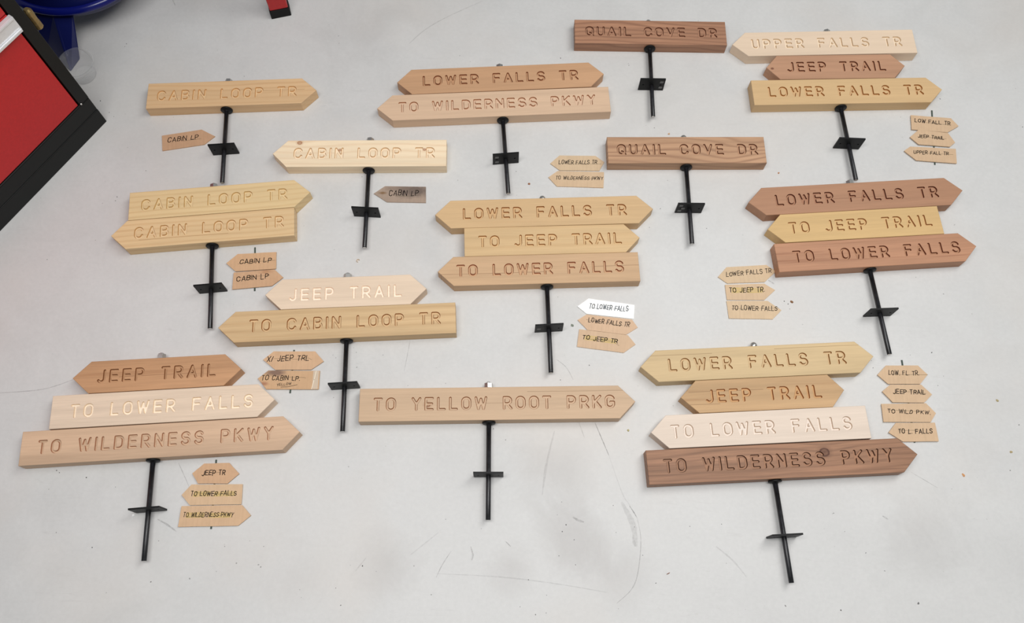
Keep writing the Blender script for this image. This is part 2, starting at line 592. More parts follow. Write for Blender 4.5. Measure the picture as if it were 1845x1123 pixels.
TAGS = {
 'A': [
   ([(-1.0673, 1.3936), (-0.9514, 1.4192), (-0.9067, 1.3968), (-0.9358, 1.3669), (-1.0566, 1.341)], 'CABIN LP', (-1.0458, 1.3712), (-0.9567, 1.3856), 0.0130),
 ],
 'C': [
   ([(-0.4163, 1.2194), (-0.3845, 1.2457), (-0.2641, 1.2478), (-0.2607, 1.1943), (-0.3751, 1.1928)], 'CABIN LP', (-0.3704, 1.2149), (-0.286, 1.2178), 0.0147),
 ],
 'D': [
   ([(0.0998, 1.3385), (0.1276, 1.3674), (0.2353, 1.3698), (0.262, 1.3492), (0.2469, 1.3185), (0.1288, 1.3159)], 'LOWER FALLS TR', (0.1263, 1.3375), (0.2391, 1.3414), 0.0112),
   ([(0.0949, 1.2918), (0.1227, 1.3142), (0.2609, 1.3152), (0.2588, 1.2618), (0.1211, 1.2619)], 'TO WILDERNESS PKWY', (0.1175, 1.2857), (0.2569, 1.2874), 0.0097),
 ],
 'F': [
   ([(1.2019, 1.5455), (1.3241, 1.5387), (1.3437, 1.5108), (1.3062, 1.4868), (1.1974, 1.4936)], 'LOW FALL TR', (1.2113, 1.5208), (1.3178, 1.5136), 0.0104),
   ([(1.1883, 1.4667), (1.2178, 1.4935), (1.3068, 1.4857), (1.324, 1.452), (1.3062, 1.4365), (1.2122, 1.4413)], 'JEEP TRAIL', (1.2133, 1.4668), (1.2904, 1.4613), 0.0091),
   ([(1.1647, 1.418), (1.1846, 1.4339), (1.3227, 1.4307), (1.3181, 1.3796), (1.1971, 1.3861)], 'UPPER FALL TR', (1.193, 1.4083), (1.2968, 1.4087), 0.0097),
 ],
 'B': [
   ([(-0.8136, 0.9817), (-0.7851, 1.0118), (-0.6755, 1.0217), (-0.6703, 0.9693), (-0.7838, 0.9573)], 'CABIN LP', (-0.7744, 0.9804), (-0.6874, 0.9907), 0.0121),
   ([(-0.7883, 0.9543), (-0.6745, 0.9678), (-0.6464, 0.9437), (-0.6755, 0.9166), (-0.7853, 0.9023)], 'CABIN LP', (-0.7756, 0.927), (-0.6884, 0.9394), 0.0136),
 ],
 'G': [
   ([(-0.6725, 0.6998), (-0.6464, 0.725), (-0.5333, 0.7286), (-0.5067, 0.7004), (-0.5383, 0.6756), (-0.6352, 0.6716)], 'X/ JEEP TRL', (-0.6611, 0.6955), (-0.5489, 0.7017), 0.0127),
   ([(-0.6801, 0.6465), (-0.6534, 0.6704), (-0.5141, 0.6736), (-0.5122, 0.6211), (-0.653, 0.6173)], 'TO CABIN LP.', (-0.6689, 0.6423), (-0.5666, 0.6448), 0.0109),
 ],
 'H': [
   ([(0.1816, 0.8846), (0.2133, 0.9096), (0.343, 0.8941), (0.3398, 0.8517), (0.2078, 0.8626)], 'TO LOWER FALLS', (0.2149, 0.8806), (0.3235, 0.874), 0.0125),
   ([(0.1824, 0.844), (0.2078, 0.8613), (0.335, 0.8499), (0.3502, 0.8268), (0.3169, 0.8044), (0.21, 0.8147)], 'LOWER FALLS TR', (0.2131, 0.8391), (0.3251, 0.8276), 0.0115),
   ([(0.1871, 0.8173), (0.3222, 0.8039), (0.3429, 0.7769), (0.3095, 0.7517), (0.1809, 0.7652)], 'TO JEEP TR', (0.1966, 0.7885), (0.292, 0.7791), 0.0105),
 ],
 'J': [
   ([(0.5803, 0.9869), (0.6071, 1.0185), (0.7215, 1.0294), (0.748, 1.0099), (0.7134, 0.9756), (0.6066, 0.9676)], 'LOWER FALLS TR', (0.6054, 0.9894), (0.7334, 1.0052), 0.0114),
   ([(0.5992, 0.964), (0.7115, 0.9711), (0.7411, 0.9522), (0.7077, 0.9203), (0.6021, 0.9175)], 'TO JEEP TR.', (0.6114, 0.941), (0.7096, 0.9459), 0.0119),
   ([(0.6004, 0.9147), (0.7171, 0.9186), (0.754, 0.8917), (0.7271, 0.8635), (0.6044, 0.862)], 'TO LOWER FALLS', (0.6146, 0.8878), (0.7411, 0.8895), 0.0117),
 ],
 'K': [
   ([(-0.8152, 0.3866), (-0.7882, 0.4134), (-0.7227, 0.4172), (-0.6929, 0.3895), (-0.7201, 0.3628), (-0.7963, 0.3605)], 'JEEP TR', (-0.7894, 0.3821), (-0.7303, 0.3858), 0.0109),
   ([(-0.8336, 0.3304), (-0.8123, 0.3584), (-0.6806, 0.3631), (-0.6768, 0.3111), (-0.808, 0.3049)], 'TO LOWER FALLS', (-0.8093, 0.3287), (-0.6937, 0.3346), 0.0100),
   ([(-0.8291, 0.3029), (-0.675, 0.3104), (-0.6485, 0.2846), (-0.6778, 0.2577), (-0.8298, 0.2501)], 'TO WILDERNESS PKWY', (-0.8204, 0.2753), (-0.6945, 0.2799), 0.0098),
 ],
 'M': [
   ([(0.9988, 0.7101), (1.0259, 0.738), (1.1137, 0.7408), (1.1373, 0.7155), (1.1129, 0.6874), (1.0257, 0.6846)], 'LOW. FL. TR.', (1.0301, 0.7117), (1.1122, 0.7131), 0.0104),
   ([(1.0059, 0.6636), (1.031, 0.684), (1.1149, 0.6867), (1.1411, 0.6591), (1.1163, 0.6355), (1.0311, 0.6336)], 'JEEP TRAIL', (1.0353, 0.659), (1.1219, 0.6596), 0.0102),
   ([(0.9996, 0.6293), (1.1206, 0.635), (1.1443, 0.6077), (1.1268, 0.5824), (0.9997, 0.5789)], 'TO WILD PKW.', (1.0146, 0.6047), (1.1278, 0.6039), 0.0093),
   ([(1.0089, 0.5508), (1.0325, 0.5783), (1.1375, 0.582), (1.1405, 0.5308), (1.0447, 0.5269)], 'TO L. FALLS', (1.036, 0.5495), (1.1258, 0.5523), 0.0106),
 ],
}
STICKS = {
 'B': ((-0.7398, 1.0356), (-0.7227, 0.9015)),
 'F': ((1.2716, 1.5673), (1.2534, 1.3754)),
 'G': ((-0.5922, 0.732), (-0.5887, 0.6095)),
 'K': ((-0.7596, 0.4248), (-0.7464, 0.2482)),
 'M': ((1.0733, 0.756), (1.0775, 0.5264)),
}
SCUFFS = [
 ([(-0.3503, 1.7567), (-0.304, 1.8118), (-0.2355, 1.8653), (-0.1245, 1.9328)], 0.0022, 0.35),
 ([(0.2297, 0.555), (0.246, 0.5159), (0.266, 0.468)], 0.0023, 0.75),
 ([(0.266, 0.468), (0.2993, 0.371), (0.3176, 0.3411), (0.3369, 0.308)], 0.0023, 0.22),
 ([(0.3175, 0.3383), (0.3272, 0.3245), (0.3369, 0.308)], 0.0023, 0.60),
 ([(0.3369, 0.308), (0.3451, 0.2542), (0.3361, 0.1758), (0.3191, 0.1336), (0.2808, 0.0983)], 0.0023, 0.30),
 ([(0.1871, 0.5537), (0.2018, 0.5135)], 0.0022, 0.35),
 ([(-0.1691, 0.1474), (-0.1554, 0.1783), (-0.135, 0.2121)], 0.0022, 0.30),
 ([(-0.1697, 0.1565), (-0.0109, 0.1531), (0.128, 0.1413), (0.2578, 0.124)], 0.0029, 0.18),
 ([(0.1223, 0.5288), (0.1029, 0.4422), (0.0926, 0.3599)], 0.0058, 0.20),
 ([(0.1504, 0.5174), (0.1901, 0.4668), (0.2148, 0.4238), (0.2477, 0.3673)], 0.0087, 0.15),
 ([(0.2976, 0.3475), (0.3251, 0.2923), (0.3325, 0.2374)], 0.0145, 0.18),
 ([(-1.3632, 0.5861), (-1.2506, 0.6001), (-1.1713, 0.6314)], 0.0022, 0.30),
 ([(1.0574, 0.4481), (1.0896, 0.4288), (1.1229, 0.4081)], 0.0017, 0.35),
 ([(-0.2778, 0.7709), (-0.2832, 0.7195), (-0.288, 0.6798)], 0.0020, 0.25),
 ([(-0.8571, 0.4142), (-0.8385, 0.3844), (-0.8189, 0.3521)], 0.0022, 0.30),
 ([(-0.8861, 0.2685), (-0.8615, 0.2568), (-0.8333, 0.2397)], 0.0043, 0.25),
 ([(0.1246, 0.7285), (0.1521, 0.7064), (0.1717, 0.6714)], 0.0020, 0.25),
 ([(-1.1201, 1.8989), (-1.1076, 1.8773)], 0.0023, 0.50),
 ([(0.1718, 0.3058), (0.186, 0.2979), (0.2002, 0.2941)], 0.0058, 0.55),
 ([(0.3245, 0.2605), (0.3296, 0.2373)], 0.0072, 0.45),
 ([(-0.0864, 0.225), (-0.0799, 0.2048), (-0.0821, 0.1912)], 0.0043, 0.35),
 ([(0.0016, 0.2399), (0.0147, 0.228)], 0.0022, 0.50),
 ([(-0.1387, 0.2577), (-0.1225, 0.2171), (-0.1149, 0.1768)], 0.0174, 0.12),
 ([(0.5355, 0.2434), (0.5757, 0.2106), (0.6081, 0.1713)], 0.0043, 0.15),
 ([(0.969, 0.3325), (0.9823, 0.3245)], 0.0043, 0.30),
 ([(0.724, 0.9831), (0.7405, 0.9717)], 0.0043, 0.25),
 ([(-0.3722, 0.1559), (-0.3474, 0.1901)], 0.0029, 0.15),
 ([(-0.2364, 0.2002), (-0.1697, 0.2568)], 0.0029, 0.12),
]
SPOTS = [
 (-1.2357, 1.7239, 0.0022, 0.80),
 (-1.2389, 1.7133, 0.0017, 0.70),
 (-1.2758, 1.5109, 0.0022, 0.80),
 (-1.2409, 1.4704, 0.0017, 0.40),
 (-1.2248, 1.4572, 0.0017, 0.40),
 (-1.1630, 1.1844, 0.0022, 0.70),
 (-1.1654, 1.1716, 0.0014, 0.60),
 (-1.0878, 0.3685, 0.0019, 0.90),
 (-1.1356, 0.2280, 0.0014, 0.70),
 (-1.0382, 0.1941, 0.0017, 0.60),
 (-0.8741, 0.2152, 0.0014, 0.70),
 (-0.8767, 0.1159, 0.0020, 0.60),
 (1.0326, 0.1208, 0.0033, 0.60),
 (0.9578, 0.1962, 0.0022, 0.50),
 (1.1594, 0.7807, 0.0025, 0.70),
 (1.3039, 1.6112, 0.0025, 0.50),
 (1.5430, 1.5184, 0.0017, 0.60),
 (1.3650, 0.5837, 0.0017, 0.70),
 (0.3802, 0.1499, 0.0017, 0.90),
 (0.0422, 0.0841, 0.0013, 0.90),
 (0.1756, 0.2492, 0.0014, 0.90),
 (0.2151, 0.7143, 0.0017, 0.80),
 (-0.0065, 0.5007, 0.0016, 0.90),
 (0.8436, 0.3358, 0.0015, 0.80),
 (0.8372, 0.0988, 0.0017, 0.70),
 (0.4713, 0.2911, 0.0015, 0.80),
 (0.8406, 0.3343, 0.0011, 0.60),
 (0.5527, 0.2991, 0.0015, 0.40),
 (0.7001, 0.1053, 0.0028, 0.40),
 (1.3200, 0.4605, 0.0017, 0.40),
 (1.2376, 0.3322, 0.0015, 0.50),
 (1.2048, 0.3326, 0.0011, 0.40),
 (0.9152, 0.2383, 0.0017, 0.50),
 (0.8673, 0.2904, 0.0013, 0.60),
 (0.1430, 0.3429, 0.0011, 0.60),
 (0.1319, 0.3102, 0.0011, 0.70),
 (0.1548, 0.2858, 0.0017, 0.70),
 (0.1450, 0.2689, 0.0019, 0.60),
 (0.3293, 0.2855, 0.0014, 0.80),
 (0.3488, 0.2161, 0.0011, 0.70),
 (0.2760, 0.3384, 0.0014, 0.80),
 (0.2822, 0.2702, 0.0011, 0.70),
 (-0.0615, 0.2696, 0.0011, 0.50),
 (-0.1532, 0.2905, 0.0011, 0.50),
 (-0.3764, 0.3884, 0.0011, 0.50),
 (-0.3553, 0.1697, 0.0017, 0.70),
 (-0.2261, 0.1735, 0.0011, 0.60),
 (-0.3195, 0.1574, 0.0011, 0.50),
 (0.1077, 0.1130, 0.0011, 0.80),
 (0.1069, 0.0712, 0.0017, 0.50),
 (0.0809, 0.0666, 0.0017, 0.40),
 (0.1371, 0.2085, 0.0017, 0.50),
 (0.1792, 0.1881, 0.0013, 0.60),
 (0.2852, 0.0867, 0.0013, 0.50),
 (-0.1788, 0.1059, 0.0017, 0.50),
 (-0.0180, 0.3621, 0.0011, 0.40),
 (-1.0084, 0.3463, 0.0011, 0.50),
 (-1.1684, 0.3844, 0.0017, 0.60),
 (-1.1600, 0.3789, 0.0011, 0.60),
 (-1.1779, 0.3355, 0.0011, 0.60),
 (-0.8250, 0.2926, 0.0011, 0.50),
 (-0.6083, 0.2095, 0.0013, 0.80),
 (-0.6150, 0.1648, 0.0022, 0.50),
 (-0.6088, 0.1596, 0.0017, 0.60),
 (-0.6450, 0.2220, 0.0011, 0.70),
 (-0.7060, 0.2066, 0.0015, 0.60),
 (-0.6710, 0.1672, 0.0017, 0.50),
 (-0.7814, 0.1266, 0.0022, 0.30),
 (-0.7179, 0.1457, 0.0011, 0.60),
 (-0.4003, 0.0747, 0.0017, 0.80),
 (-0.4167, 0.1148, 0.0011, 0.70),
 (-0.4994, 0.0901, 0.0011, 0.70),
 (-0.5056, 0.1083, 0.0011, 0.60),
 (-1.1983, 1.0436, 0.0013, 0.60),
 (-1.3225, 0.9785, 0.0014, 0.70),
 (-1.2068, 1.2344, 0.0011, 0.40),
 (-1.1630, 1.3508, 0.0013, 0.60),
 (-0.8511, 1.6163, 0.0011, 0.60),
 (-1.0946, 1.2737, 0.0017, 0.30),
 (-0.7066, 1.7478, 0.0013, 0.50),
 (-0.5704, 1.7507, 0.0013, 0.50),
 (-0.5749, 1.7782, 0.0022, 0.30),
 (-0.6090, 1.8198, 0.0013, 0.50),
 (0.3421, 1.7002, 0.0017, 0.60),
 (0.1281, 1.7195, 0.0022, 0.70),
 (0.4154, 1.4751, 0.0013, 0.80),
 (0.3405, 1.7064, 0.0017, 0.50),
 (-0.1718, 1.2740, 0.0017, 0.40),
 (-0.0003, 1.3099, 0.0013, 0.70),
 (0.0034, 1.2301, 0.0011, 0.40),
 (0.4831, 1.2264, 0.0013, 0.50),
 (0.4252, 1.2006, 0.0015, 0.60),
 (0.3910, 1.1381, 0.0013, 0.70),
 (0.5570, 1.1402, 0.0013, 0.80),
 (0.4235, 1.1988, 0.0011, 0.50),
 (0.8099, 0.8518, 0.0011, 0.40),
 (1.2831, 1.1774, 0.0013, 0.50),
 (1.2812, 1.1755, 0.0013, 0.50),
 (1.1464, 1.0057, 0.0013, 0.50),
 (1.2182, 0.9569, 0.0017, 0.40),
 (0.9899, 0.7522, 0.0014, 0.70),
 (1.1633, 0.6867, 0.0017, 0.50),
 (1.1824, 0.7140, 0.0012, 0.50),
 (1.0992, 0.7717, 0.0011, 0.50),
 (0.9921, 0.7316, 0.0017, 0.70),
 (0.1826, 0.6016, 0.0017, 0.60),
 (0.1373, 0.6698, 0.0015, 0.80),
 (-0.0612, 0.5484, 0.0011, 0.60),
 (-0.0398, 0.5295, 0.0017, 0.70),
 (0.0614, 0.1486, 0.0017, 0.50),
 (0.1473, 0.7412, 0.0011, 0.40),
 (-0.2747, 0.6412, 0.0014, 0.40),
 (-0.2013, 0.6936, 0.0011, 0.50),
 (-0.1733, 0.6506, 0.0013, 0.50),
 (-0.4173, 0.6444, 0.0011, 0.50),
 (-0.3489, 0.7253, 0.0013, 0.40),
 (-0.4169, 0.6883, 0.0020, 0.50),
 (-0.4223, 0.7309, 0.0013, 0.40),
 (-0.4851, 0.7209, 0.0013, 0.40),
 (-0.4767, 0.7133, 0.0013, 0.40),
 (0.7748, 0.9120, 0.0017, 0.60),
 (0.7782, 0.8971, 0.0015, 0.50),
 (0.7645, 0.9201, 0.0017, 0.70),
]
CHIPPOS = [
 (0.0390, 1.2690, 0.0043),
 (1.1942, 0.4454, 0.0051),
 (1.3315, 0.5093, 0.0043),
 (1.3185, 0.6496, 0.0043),
 (0.7847, 0.9186, 0.0051),
 (0.7814, 1.3315, 0.0036),
 (0.4116, 0.1735, 0.0043),
 (-0.4420, 1.0031, 0.0051),
 (0.1682, 0.8283, 0.0058),
 (0.3184, 0.5361, 0.0036),
 (-0.9500, 0.2772, 0.0043),
 (0.4586, 1.4553, 0.0036),
]


# ------------------------------------------------------------ setting: concrete floor
def floor_material():
    t = NT('painted_concrete')
    tc = t.n('ShaderNodeTexCoord')
    c = lin((207, 206, 204))
    big = t.noise(t.coord((1.1, 1.1, 1)), 1.0, 4, 0.6)
    mid = t.noise(t.coord((6, 6, 1), (3, 1, 0)), 1.0, 5, 0.65, 0.6)
    fine = t.noise(t.coord((90, 90, 1)), 1.0, 4, 0.7)
    k = t.ramp(big, [(0.3, 0.955), (0.7, 1.03)])
    v = t.mix(1.0, c, k, 'MULTIPLY')
    v = t.mix(1.0, v, t.ramp(mid, [(0.3, 0.955), (0.65, 1.02)]), 'MULTIPLY')
    v = t.mix(1.0, v, t.ramp(fine, [(0.25, 0.955), (0.75, 1.03)]), 'MULTIPLY')
    warm = t.noise(t.coord((2.3, 2.3, 1), (8, 2, 0)), 1.0, 3, 0.5)
    v = t.mix(t.ramp(warm, [(0.5, 0.0), (0.72, 0.35)]), v, lin((206, 198, 190)))
    # tiny dark flecks in the paint
    vo = t.n('ShaderNodeTexVoronoi')
    t.l(t.coord((26, 26, 1)), vo.inputs['Vector'])
    vo.inputs['Scale'].default_value = 1.0
    pick = t.noise(t.coord((9, 9, 1), (4, 4, 0)), 1.0, 2, 0.5)
    fl = t.ramp(vo.outputs['Distance'], [(0.02, 1.0), (0.055, 0.0)])
    fl = t.math('MULTIPLY', fl, t.ramp(pick, [(0.50, 0.0), (0.62, 0.6)]))
    v = t.mix(fl, v, lin((120, 116, 112)))
    # hairline scratches: thin stretched noise ridges
    for ang, sc, seed in ((0.5, 1.0, 2.0), (2.2, 1.3, 7.0)):
        mp = t.n('ShaderNodeMapping')
        t.l(tc.outputs[3], mp.inputs[0])
        mp.inputs['Rotation'].default_value = (0, 0, ang)
        mp.inputs['Scale'].default_value = (2.4 * sc, 46 * sc, 1)
        mp.inputs['Location'].default_value = (seed, seed * 2, 0)
        s = t.noise(mp.outputs[0], 1.0, 2, 0.4, 0.35)
        ridge = t.math('ABSOLUTE', t.math('SUBTRACT', s, 0.5))
        rd = t.ramp(ridge, [(0.0, 1.0), (0.006, 0.0)])
        m2 = t.noise(t.coord((3.1, 3.1, 1), (seed, 3, 0)), 1.0, 2)
        v = t.mix(t.math('MULTIPLY', rd, t.ramp(m2, [(0.56, 0.0), (0.72, 0.22)])), v, lin((165, 161, 158)))
    # worn grey patches where things were dragged
    for px, py, rr, a in STAINS:
        dv = t.n('ShaderNodeVectorMath', operation='DISTANCE')
        t.l(tc.outputs[3], dv.inputs[0])
        dv.inputs[1].default_value = (px, py, 0)
        q = t.math('ADD', t.math('DIVIDE', dv.outputs['Value'], rr), t.math('MULTIPLY', t.math('SUBTRACT', mid, 0.5), 1.6))
        v = t.mix(t.ramp(q, [(0.1, a), (1.0, 0.0)]), v, lin((172, 168, 165)))
    t.l(v, t.b.inputs['Base Color'])
    t.l(t.ramp(mid, [(0.3, 0.42), (0.7, 0.55)]), t.b.inputs['Roughness'])
    t.b.inputs['Specular IOR Level'].default_value = 0.35
    t.bump(t.math('ADD', mid, t.math('MULTIPLY', fine, 0.3)), 0.12, 0.001)
    return t.m


STAINS = [(0.12, 0.42, 0.13, 0.35), (0.17, 0.25, 0.12, 0.5), (0.28, 0.17, 0.10, 0.35), (-0.29, 0.18, 0.10, 0.4),
          (0.02, 0.18, 0.08, 0.35), (-0.52, 0.13, 0.10, 0.15), (1.05, 0.28, 0.12, 0.25), (-0.5, 1.8, 0.16, 0.2)]
bm = bmesh.new()
bmesh.ops.create_grid(bm, x_segments=8, y_segments=8, size=3.6)
floor = link('floor', from_bm('floor', bm), floor_material(), loc=(0, 1.0, 0))
# keep texture coordinates in world metres
floor.data.transform(Matrix.Translation((0, 1.0, 0)))
floor.location = (0, 0, 0)
tag(floor, kind='structure')


def decal_mat(name, c, a):
    t = NT(name)
    t.b.inputs['Base Color'].default_value = (*c, 1)
    t.b.inputs['Roughness'].default_value = 0.7
    n = t.noise(t.coord((120, 120, 1)), 1.0, 4, 0.7)
    t.l(t.ramp(n, [(0.35, a * 0.35), (0.6, a)]), t.b.inputs['Alpha'])
    return t.m


rnd = random.Random(5)
dm = {}


def dmat(a):
    a = round(a * 10) / 10
    if a not in dm:
        dm[a] = decal_mat('scuff', lin((72, 68, 66)), a)
    return dm[a]


for pts, w, a in SCUFFS:
    P = [np.array(p) for p in pts]
    Q = []
    for i in range(len(P) - 1):
        p0 = P[max(i - 1, 0)]; p1 = P[i]; p2 = P[i + 1]; p3 = P[min(i + 2, len(P) - 1)]
        for k in range(6):
            s = k / 6
            Q.append(0.5 * ((2 * p1) + (p2 - p0) * s + (2 * p0 - 5 * p1 + 4 * p2 - p3) * s * s + (3 * p1 - p0 - 3 * p2 + p3) * s ** 3))
    Q.append(P[-1])
    V, F = [], []
    n = len(Q)
    for i, q in enumerate(Q):
        d = Q[min(i + 1, n - 1)] - Q[max(i - 1, 0)]
        d = d / np.linalg.norm(d)
        m = np.array([-d[1], d[0]])
        ww = w * 0.5 * (0.35 + 0.65 * math.sin(math.pi * (i + 0.6) / (n + 0.2))) * rnd.uniform(0.7, 1.2)
        V += [(*(q + m * ww), 0.0003), (*(q - m * ww), 0.0003)]
        if i:
            F.append((2 * i - 2, 2 * i - 1, 2 * i + 1, 2 * i))
    link('scuff_mark', from_data('scuff_mark', V, F), dmat(a * (0.6 if w < 0.005 else 0.3)), parent=floor)

V, F, MI = [], [], []
for x, y, r, a in SPOTS:
    k = len(V)
    n = 7
    rot = rnd.uniform(0, 3)
    el = rnd.uniform(0.5, 1.0)
    for i in range(n):
        an = 2 * math.pi * i / n
        rr = r * rnd.uniform(0.7, 1.25)
        u, v = rr * math.cos(an), rr * math.sin(an) * el
        V.append((x + u * math.cos(rot) - v * math.sin(rot), y + u * math.sin(rot) + v * math.cos(rot), 0.0004))
    F.append(tuple(range(k, k + n)))
    MI.append(0 if a > 0.55 else 1)
sp = link('paint_fleck', from_data('paint_fleck', V, F, MI), [decal_mat('dark_fleck', lin((52, 50, 50)), 0.95), decal_mat('grey_fleck', lin((70, 68, 66)), 0.55)], parent=floor)
tag(sp, kind='stuff')

# ------------------------------------------------------------ shared materials
M_BLACK = plain('black_painted_steel', lin((13, 13, 14)), 0.5, 0.0, 0.1, 30, 0.22)
M_ROD = NT('black_oiled_steel')
_n = M_ROD.noise(M_ROD.coord((60, 60, 60)), 1.0, 4, 0.6)
M_ROD.l(M_ROD.ramp(_n, [(0.35, lin((18, 18, 20))), (0.75, lin((38, 38, 42)))]), M_ROD.b.inputs['Base Color'])
M_ROD.l(M_ROD.ramp(_n, [(0.3, 0.30), (0.7, 0.42)]), M_ROD.b.inputs['Roughness'])
M_ROD = M_ROD.m
M_STEEL = plain('zinc_plated_steel', lin((196, 194, 190)), 0.34, 0.9, 0.05, 200)
M_BARE = plain('bare_cut_steel', lin((205, 203, 200)), 0.45, 0.6, 0.08, 300)
M_STENCIL = plain('worn_zinc_patch', lin((105, 105, 104)), 0.5, 0.6, 0.2, 300)

# ------------------------------------------------------------ the boards' woods
# base, dark, wall tone, groove-floor tone, options
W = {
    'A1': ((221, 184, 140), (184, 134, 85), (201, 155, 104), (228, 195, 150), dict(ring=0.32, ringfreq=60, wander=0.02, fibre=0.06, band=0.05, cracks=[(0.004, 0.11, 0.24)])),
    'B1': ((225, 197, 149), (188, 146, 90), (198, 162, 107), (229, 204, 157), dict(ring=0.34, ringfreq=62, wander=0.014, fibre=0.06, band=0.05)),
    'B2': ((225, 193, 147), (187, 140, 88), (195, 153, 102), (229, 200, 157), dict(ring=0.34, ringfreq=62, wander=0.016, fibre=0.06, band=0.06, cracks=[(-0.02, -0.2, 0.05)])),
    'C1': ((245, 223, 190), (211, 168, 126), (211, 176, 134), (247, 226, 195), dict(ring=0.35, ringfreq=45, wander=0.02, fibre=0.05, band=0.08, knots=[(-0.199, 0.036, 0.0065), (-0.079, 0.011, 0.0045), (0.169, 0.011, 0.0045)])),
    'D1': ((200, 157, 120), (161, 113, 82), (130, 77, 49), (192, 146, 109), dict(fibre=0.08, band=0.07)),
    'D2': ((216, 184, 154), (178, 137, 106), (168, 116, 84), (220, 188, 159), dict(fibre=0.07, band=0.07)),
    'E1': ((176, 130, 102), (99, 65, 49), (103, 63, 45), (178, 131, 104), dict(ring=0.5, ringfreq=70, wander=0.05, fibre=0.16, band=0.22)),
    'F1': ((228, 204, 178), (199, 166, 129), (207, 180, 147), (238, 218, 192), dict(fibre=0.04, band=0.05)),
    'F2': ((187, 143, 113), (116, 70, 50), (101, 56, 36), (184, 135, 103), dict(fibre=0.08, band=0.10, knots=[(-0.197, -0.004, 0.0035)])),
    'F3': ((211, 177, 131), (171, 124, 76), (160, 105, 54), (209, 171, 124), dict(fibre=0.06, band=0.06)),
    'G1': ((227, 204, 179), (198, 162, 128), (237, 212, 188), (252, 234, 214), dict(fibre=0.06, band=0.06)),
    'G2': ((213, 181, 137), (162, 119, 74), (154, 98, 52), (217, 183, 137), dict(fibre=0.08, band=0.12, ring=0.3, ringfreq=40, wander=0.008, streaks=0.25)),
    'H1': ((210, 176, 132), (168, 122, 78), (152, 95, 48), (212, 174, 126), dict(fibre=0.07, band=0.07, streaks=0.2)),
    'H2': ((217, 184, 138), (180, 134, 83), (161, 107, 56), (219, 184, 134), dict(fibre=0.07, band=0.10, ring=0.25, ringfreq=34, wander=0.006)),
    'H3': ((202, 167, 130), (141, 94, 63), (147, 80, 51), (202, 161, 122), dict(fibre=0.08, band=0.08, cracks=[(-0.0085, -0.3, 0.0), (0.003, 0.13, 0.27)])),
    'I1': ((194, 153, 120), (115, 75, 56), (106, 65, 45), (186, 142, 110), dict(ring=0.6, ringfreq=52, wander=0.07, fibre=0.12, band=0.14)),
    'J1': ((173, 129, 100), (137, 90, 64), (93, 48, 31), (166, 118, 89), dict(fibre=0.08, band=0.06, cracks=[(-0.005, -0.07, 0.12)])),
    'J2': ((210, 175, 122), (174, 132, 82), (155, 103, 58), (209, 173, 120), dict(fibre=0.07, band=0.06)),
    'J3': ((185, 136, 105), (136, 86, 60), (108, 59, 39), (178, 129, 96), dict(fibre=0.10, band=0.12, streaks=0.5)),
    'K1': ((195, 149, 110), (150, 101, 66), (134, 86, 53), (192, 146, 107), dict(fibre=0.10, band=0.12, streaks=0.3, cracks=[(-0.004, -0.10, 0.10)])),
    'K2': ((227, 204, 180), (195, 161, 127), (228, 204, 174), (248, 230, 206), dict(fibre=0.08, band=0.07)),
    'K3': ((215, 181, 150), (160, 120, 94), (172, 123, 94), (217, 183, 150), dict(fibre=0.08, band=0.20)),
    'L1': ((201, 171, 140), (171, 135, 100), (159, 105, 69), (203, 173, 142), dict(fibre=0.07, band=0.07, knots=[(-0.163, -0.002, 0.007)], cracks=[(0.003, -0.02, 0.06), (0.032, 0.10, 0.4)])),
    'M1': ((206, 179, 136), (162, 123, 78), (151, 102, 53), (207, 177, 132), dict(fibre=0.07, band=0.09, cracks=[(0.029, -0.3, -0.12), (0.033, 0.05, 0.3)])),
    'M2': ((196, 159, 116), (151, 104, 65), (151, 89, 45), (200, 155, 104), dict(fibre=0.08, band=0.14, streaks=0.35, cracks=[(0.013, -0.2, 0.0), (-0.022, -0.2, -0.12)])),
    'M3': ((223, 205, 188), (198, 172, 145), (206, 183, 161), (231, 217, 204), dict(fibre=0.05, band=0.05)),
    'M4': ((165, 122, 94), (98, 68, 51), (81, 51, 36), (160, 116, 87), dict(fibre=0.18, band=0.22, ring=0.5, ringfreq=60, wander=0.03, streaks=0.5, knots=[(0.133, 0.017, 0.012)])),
}
TTOP = 0.040


